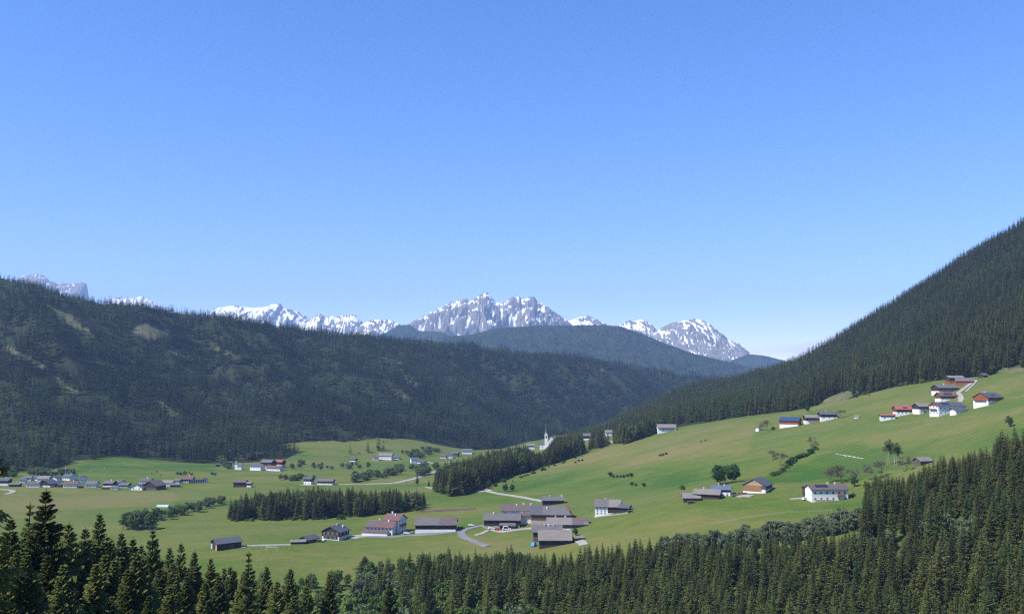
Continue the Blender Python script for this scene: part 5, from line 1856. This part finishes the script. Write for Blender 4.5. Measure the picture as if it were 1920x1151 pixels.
# the valley village: (x, y, L, W, E, yaw, low, up, roof, pitch, label)
VILL = [
    (8, 910, 20, 14, 9, 0, 'plaster', 'wood_dark', 'roof_slate', 24, 'dark-roofed house at the picture edge, leftmost of the village'),
    (29, 912, 18, 10, 4, 0, 'wood_dark', 'wood_dark', 'roof_grey', 20, 'low dark shed, second from the left in the village front row'),
    (44, 905, 10, 10, 6, 0, 'plaster', 'plaster', 'roof_slate', 28, 'narrow slate-roofed house in the village back row above the low shed'),
    (55, 901, 11, 10, 6, 0, 'plaster', 'plaster', 'roof_grey', 26, 'small grey-roofed house, farthest back at the left of the village'),
    (65, 913, 24, 13, 6, 0, 'plaster', 'plaster', 'roof_brown', 18, 'wide white house with low brown roof in the village front row'),
    (68, 901, 12, 10, 6, -12, 'plaster', 'plaster', 'roof_slate', 28, 'slate-roofed house behind the wide white village house'),
    (84, 904, 20, 14, 7, -4, 'plaster', 'plaster', 'roof_light', 28, 'broad pale grey-roofed house behind the dark gabled village barn'),
    (89, 913, 24, 26, 6, 82, 'plaster', 'wood_dark', 'roof_slate', 26, 'dark timber gable with white base in the village front row'),
    (105, 904, 14, 14, 7, 78, 'plaster', 'plaster', 'roof_slate', 28, 'white gabled house right behind the dark timber gable'),
    (110, 913, 9, 10, 4, 80, 'wood_dark', 'wood_dark', 'roof_grey', 30, 'tiny dark gabled shed between front row houses of the village'),
    (131, 901, 20, 16, 7, -24, 'plaster', 'plaster', 'roof_slate', 26, 'slate-roofed white house above the red-roofed village house'),
    (134, 914, 24, 14, 7, 4, 'plaster', 'plaster', 'roof_rust', 26, 'white house with pale red roof in the village front row'),
    (133, 890, 12, 8, 4, -20, 'wood_brown', 'wood_brown', 'roof_rust', 24, 'small rust-roofed barn at the forest foot behind the village'),
    (156, 904, 11, 12, 8, -70, 'plaster', 'plaster', 'roof_slate', 28, 'white gabled house with gap around it in the village back row'),
    (150, 915, 7, 6, 3, 60, 'wood_dark', 'wood_dark', 'roof_slate', 30, 'little dark hut on the field edge of the village'),
    (173, 913, 19, 14, 6, 0, 'plaster', 'plaster', 'roof_grey', 30, 'detached white house with grey roof right of the red-roofed house'),
    (206, 913, 18, 16, 7, -6, 'plaster', 'wood_dark', 'roof_grey', 24, 'dark timber house above a white garage at the village centre'),
    (216, 917, 12, 8, 4, 0, 'plaster', 'plaster', 'roof_light', 10, 'flat white garage in front of the dark timber village house'),
    (224, 912, 14, 14, 8, -20, 'plaster', 'plaster', 'roof_brown', 26, 'brown-roofed house directly right of the dark timber village house'),
    (235, 914, 15, 12, 5, -6, 'plaster', 'wood_grey', 'roof_grey', 24, 'low grey house ending the village centre row'),
    (198, 917, 12, 6, 2.5, 4, 'wood_brown', 'wood_brown', 'roof_rust', 20, 'brown low shed on the grass before the village centre'),
    (262, 919, 20, 24, 5, 76, 'plaster', 'plaster', 'roof_brown', 24, 'wide white gable beside the big dark barn'),
    (274, 908, 20, 14, 7, -8, 'plaster', 'plaster', 'roof_brown', 24, 'brown-roofed house behind the wide white gable'),
    (289, 919, 28, 30, 8, 74, 'wood_grey', 'wood_dark', 'roof_brown', 28, 'big dark gabled barn with ramp at the village front'),
    (316, 911, 20, 14, 6, -12, 'plaster', 'plaster', 'roof_light', 28, 'pale grey-roofed house right behind the big dark barn'),
    (328, 913, 16, 10, 4, 10, 'wood_grey', 'wood_dark', 'roof_grey', 22, 'grey shed in front of the pale grey-roofed house'),
    (334, 906, 12, 10, 5, -20, 'plaster', 'wood_grey', 'roof_grey', 26, 'small grey-roofed house last in the village cluster'),
    (352, 904, 20, 14, 6, 2, 'plaster', 'wood_brown', 'roof_rust', 28, 'house with warm red roof standing apart right of the village'),
    (384, 904, 8, 9, 5, -76, 'plaster', 'plaster', 'roof_slate', 30, 'small white gabled house at the end of the greenhouse'),
]
for x, y, L, W, E, yw, lo_, up_, rf, pt, lab in VILL:
    H('barn' if 'barn' in lab else ('hut' if 'hut' in lab else ('shed' if 'shed' in lab else ('garage' if 'white garage in' in lab and 'flat' in lab else 'house'))), lab, x, y, L, W, E, yw, pt, lo_, up_, .5, rf,
      (max(1, int(L / 5)), 1) if lo_ == 'plaster' and abs(yw) < 50 else (0, 0), (2, 1) if lo_ == 'plaster' and abs(yw) > 50 else (0, 0), ((.3, 0),) if L > 15 and 'barn' not in lab else (), cat='barn' if 'barn' in lab else ('hut' if 'hut' in lab else ('shed' if 'shed' in lab else 'house')))

# greenhouse: steel hoops and glass
p = hit(370, 905)
s = p.y / FPX
r = tag(empty('greenhouse', p), 'long bluish glass greenhouse beside the red-roofed house', 'greenhouse')
b = MB()
b.prism_x([(-3, -1), (3, -1), (3, 2.4), (0, 3.8), (-3, 2.4)], -9, 9)
b.build('glazing', ['solar_dark'], r)
b = MB()
for i in range(10):
    x = -9 + i * 2
    b.box(x - .1, x + .1, -3.08, 3.08, -1, 2.5)
b.build('frame', ['steel'], r)

# ------------------------------------------------------------------ small things
def pole(px, py, hm, label):
    p = hit(px, py)
    r = tag(empty('power_pole', p), label, 'pole', 'poles behind the village')
    b = MB()
    b.tube([(0, 0, -1), (0, 0, hm)], [.22, .13], 8)
    b.build('mast', ['concrete'], r)
    b = MB()
    b.box(-1.2, 1.2, -.08, .08, hm - .9, hm - .7)
    b.build('crossarm', ['steel'], r)


pole(95, 902, 15, 'tall pole above the pale-roofed village house')
pole(122, 901, 18, 'tallest pole above the slate-roofed village house')
pole(169, 900, 12, 'thin pole right of the gapped white gable')
pole(195, 897, 14, 'floodlight pole at the sports ground edge')


def car(px, py, rz, paint, label, kind='car'):
    p = hit(px, py)
    r = tag(empty('parked_' + kind, p + Vector((0, 0, .1)), R(rz)), label, kind)
    L, Wd, Hh = (4.3, 1.8, 1.45) if kind == 'car' else (6.0, 2.2, 2.6)
    b = MB()
    prof = [(-L / 2, .35), (L / 2, .35), (L / 2, .85), (L * .28, .95), (L * .14, Hh), (-L * .36, Hh), (-L * .47, .95), (-L / 2, .9)]
    k = len(prof)
    b.v += [(x, -Wd / 2, z) for x, z in prof] + [(x, Wd / 2, z) for x, z in prof]
    for i in range(k):
        j = (i + 1) % k
        b.f.append((i, i + k, j + k, j)[::-1])
        b.m.append(0)
    b.f += [tuple(range(k)), tuple(range(2 * k - 1, k - 1, -1))]
    b.m += [0, 0]
    b.build('body', [paint], r)
    b = MB()
    for sg in (-1, 1):
        y = sg * (Wd / 2 + .01)
        b.poly([(-L * .40, y, .98), (L * .20, y, .98), (L * .11, y, Hh - .1), (-L * .34, y, Hh - .1)][::sg])
    b.poly([(L * .275, -Wd * .42, .98), (L * .275, Wd * .42, .98), (L * .155, Wd * .42, Hh - .05), (L * .155, -Wd * .42, Hh - .05)])
    b.build('side_window', ['glass_dark'], r)
    for x in (-L * .3, L * .3):
        for y in (-Wd / 2, Wd / 2):
            b = MB()
            b.tube([(x, y - .11, .33), (x, y + .11, .33)], .33, 10)
            b.build('wheel', ['tyre'], r)


car(1001, 1024, 70, 'car_blue', 'blue van parked at the corner of the front hamlet barn', 'van')
car(921, 992, 10, 'car_white', 'white car in the hamlet yard by the road end')
car(933, 994, -15, 'car_red', 'red car in the hamlet yard before the dark-walled barn')
car(950, 993, 5, 'car_white', 'white van beside the lean-to of the dark-walled barn', 'van')
car(883, 986, 0, 'car_white', 'white car by the road above the bend')
car(762, 1001, 0, 'car_white', 'white car between guesthouse and long barn')
car(772, 1000, 90, 'car_grey', 'dark car beside the long barn end')
car(606, 1015, 80, 'car_white', 'white car left of the timber chalet')
car(1510, 937, 20, 'car_white', 'white car at the dark house behind the guesthouse end')
car(1378, 930, 0, 'car_grey', 'dark car between the white house and the orange-gabled barn')
car(762, 903, 20, 'car_white', 'white car driving on the pale diagonal road')
car(822, 916, 0, 'car_white', 'white car on the short track below the church grove')
car(1100, 984, 0, 'car_white', 'white car at the meadow end of the hamlet')

# football goal on the near meadow
p = hit(509, 1032)
r = tag(empty('football_goal', p, R(4)), 'white football goal frame on the near meadow beside the path', 'goal')
for x in (-3.6, 3.6):
    b = MB()
    b.tube([(x, 0, -.3), (x, 0, 2.4)], .10, 6)
    b.build('post', ['white_paint'], r)
b = MB()
b.tube([(-3.7, 0, 2.4), (3.7, 0, 2.4)], .10, 6)
b.build('crossbar', ['white_paint'], r)
for i, x in enumerate((474, 485, 495, 518, 527, 536, 548)):
    p = hit(x, 1030)
    b = MB()
    b.tube([(0, 0, -.3), (0, 0, 1.6)], .16, 6)
    tag(b.build('fence_post', ['wood_grey'], None, p), 'short wooden post in the row behind the football goal', 'post', 'posts by the football goal')

# tent on the field
p = hit(306, 950)
r = tag(empty('field_tent', p), 'pale green tunnel tent lying on the wide flat field', 'tent')
b = MB()
b.prism_x([(3 * math.cos(a), 2.1 * math.sin(a)) for a in np.linspace(0, math.pi, 9)], -5.5, 5.5)
b.build('cover', ['tent_green'], r)
b = MB()
for x in (-5.6, 5.55):
    b.prism_x([(1.2, 0), (1.2, 1.7), (-1.2, 1.7), (-1.2, 0)], x, x + .06)
b.build('end_flap', ['white_paint'], r)


# cows
def cow(px, py, rz, label):
    p = hit(px, py)
    r = tag(empty('cow', p, R(rz)), label, 'cow', 'cows on the long meadow')
    V = [(-.85, 0, 1.15), (-.3, 0, 1.12), (.35, 0, 1.15), (.8, 0, 1.22), (1.15, 0, 1.4), (1.5, 0, 1.15), (-.75, .25, .6), (-.75, .25, .02), (-.75, -.25, .6), (-.75, -.25, .02), (.65, .24, .6), (.65, .24, .02), (.65, -.24, .6), (.65, -.24, .02), (-1.0, 0, .6)]
    E = [(0, 1), (1, 2), (2, 3), (3, 4), (4, 5), (0, 6), (6, 7), (0, 8), (8, 9), (3, 10), (10, 11), (3, 12), (12, 13), (0, 14)]
    rad = [.36, .42, .42, .36, .2, .14, .14, .08, .14, .08, .13, .08, .13, .08, .03]
    me = bpy.data.meshes.new('cow_body')
    me.from_pydata(V, E, [])
    me.materials.append(MATS['cow_hide'])
    o = obj('body', me, r)
    sk = o.modifiers.new('skin', 'SKIN')
    for i, q in enumerate(rad):
        me.skin_vertices[0].data[i].radius = (q, q)
    me.skin_vertices[0].data[1].use_root = True
    o.modifiers.new('sub', 'SUBSURF').render_levels = 1


def cow_safe(*a):
    cow(*a)


# stones of the little wall on the steep meadow
rg = np.random.default_rng(5)
sm = None
for i, t in enumerate(np.linspace(0, 1, 18)):
    p = hit(1568 + 50 * t, 851 + 9 * t + rg.normal() * .4)
    if sm is None:
        V = []
        for z, rr in ((-.4, .7), (.1, .9), (.55, .65), (.75, .25)):
            for k in range(7):
                a = k / 7 * 6.283
                q = rr * (.8 + .4 * rg.random())
                V.append((q * math.cos(a), q * math.sin(a), z + rg.normal() * .06))
        F = [(i_ * 7 + k, i_ * 7 + (k + 1) % 7, i_ * 7 + 7 + (k + 1) % 7, i_ * 7 + 7 + k) for i_ in range(3) for k in range(7)] + [tuple(range(21, 28))]
        sm = mesh('stone', V, F, 'pale_stone')
    o = obj('stone', sm, None, p, rg.random() * 6)
    s_ = .35 + .4 * rg.random()
    o.scale = (s_ * 1.3, s_, s_)
    tag(o, 'pale boulder in the short stone row on the steep green meadow', 'stone', 'stone row on the steep meadow')

for a in ((1314, 829, 20, 'larger black cow grazing on the long upper meadow'), (1323, 827, 200, 'smaller dark cow right of the other grazing cow')):
    cow_safe(*a)

# paddock fence at the far right
P = [hit(x, y) for x, y in ((1884, 748), (1896, 748), (1908, 747), (1920, 745), (1935, 743))]
r = tag(empty('paddock_fence', P[0]), 'pale wooden paddock fence on the slope beside the rightmost chalet', 'fence')
for i, q in enumerate(P):
    d = q - P[0]
    b = MB()
    b.tube([(d.x, d.y, d.z - .4), (d.x, d.y, d.z + 1.5)], .10, 6)
    b.build('post', ['wood_pale'], r)
for i in range(len(P) - 1):
    for z in (.7, 1.3):
        d0, d1 = P[i] - P[0], P[i + 1] - P[0]
        b = MB()
        b.tube([(d0.x, d0.y, d0.z + z), (d1.x, d1.y, d1.z + z)], .07, 5)
        b.build('rail', ['wood_pale'], r)

FENCES = [([(1405, 832), (1440, 823), (1480, 818), (1530, 808), (1580, 800)], 24, 'thin post fence crossing the meadow below the solar barn group'),
          ([(1620, 800), (1680, 797), (1740, 790), (1800, 785), (1850, 780)], 24, 'thin post fence running below the upper right farms'),
          ([(1330, 985), (1400, 972), (1480, 962), (1560, 958)], 22, 'thin post fence along the lowest strip of the right meadow')]
for pts, n_, lab in FENCES:
    xs, ys = [p[0] for p in pts], [p[1] for p in pts]
    Q = [hit(x, np.interp(x, xs, ys)) for x in np.linspace(xs[0], xs[-1], n_)]
    r = tag(empty('pasture_fence', Q[0]), lab, 'fence')
    pm = MB()
    pm.box(-.09, .09, -.09, .09, -.4, 1.35)
    pm = pm.mesh('post', ['wood_pale'])
    for q in Q:
        obj('post', pm, r, q - Q[0])
    for z in (.6, 1.15):
        b = MB()
        for i in range(n_ - 1):
            d0, d1 = Q[i] - Q[0], Q[i + 1] - Q[0]
            b.tube([(d0.x, d0.y, d0.z + z), (d1.x, d1.y, d1.z + z)], .02, 3)
        b.build('wire', ['steel'], r)

# woodpiles and bales in the yards
for k, (x, y, L_, lab) in enumerate(((927, 990, 6, 'stacked firewood before the dark-walled hamlet barn'), (962, 991, 4, 'short firewood stack beside the lean-to'), (1296, 944, 5, 'firewood stack at the lower grey barn'), (1182, 961, 4, 'firewood stack at the shed of the lone farmhouse'),
                                      (1392, 928, 7, 'pile of fresh yellow planks between the white house and the new barn'), (598, 1016, 4, 'firewood stack left of the timber chalet'))):
    p = hit(x, y)
    b = MB()
    for rw in range(4):
        for c in range(int(L_ * 2.2)):
            b.tube([(-L_ / 2 + .22 + c * .44 + (rw % 2) * .2, -.5, .2 + rw * .36), (-L_ / 2 + .22 + c * .44 + (rw % 2) * .2, .5, .2 + rw * .36)], .2, 6)
    r = tag(empty('woodpile', p + Vector((0, 0, .1))), lab, 'woodpile')
    tag(b.build('log', ['wood_pale' if k == 4 else 'wood_brown'], r), kind='stuff')
    b = MB()
    b.box(-L_ / 2 - .2, L_ / 2 + .2, -.8, .7, 1.62, 1.70)
    b.build('cover', ['roof_light'], r)

# ------------------------------------------------------------------ haze: the air of the valley
m = bpy.data.materials.new('valley_air')
m.use_nodes = True
n, l = m.node_tree.nodes, m.node_tree.links
n.remove(n['Principled BSDF'])
pv = n.new('ShaderNodeVolumePrincipled')
pv.inputs['Color'].default_value = (0.40, 0.62, 1.0, 1)
pv.inputs['Density'].default_value = 5.2e-5
pv.inputs['Density Attribute'].default_value = ''
pv.inputs['Anisotropy'].default_value = 0.0
l.new(pv.outputs[0], n['Material Output'].inputs['Volume'])
m.cycles.homogeneous_volume = True

MATS['valley_air'] = m
b = MB()
b.box(-33500, 33500, -400, 19200, -120, 2100)
o = b.build('haze', ['valley_air'])
tag(o, 'faint blue haze filling the valley air', 'haze', kind='stuff')
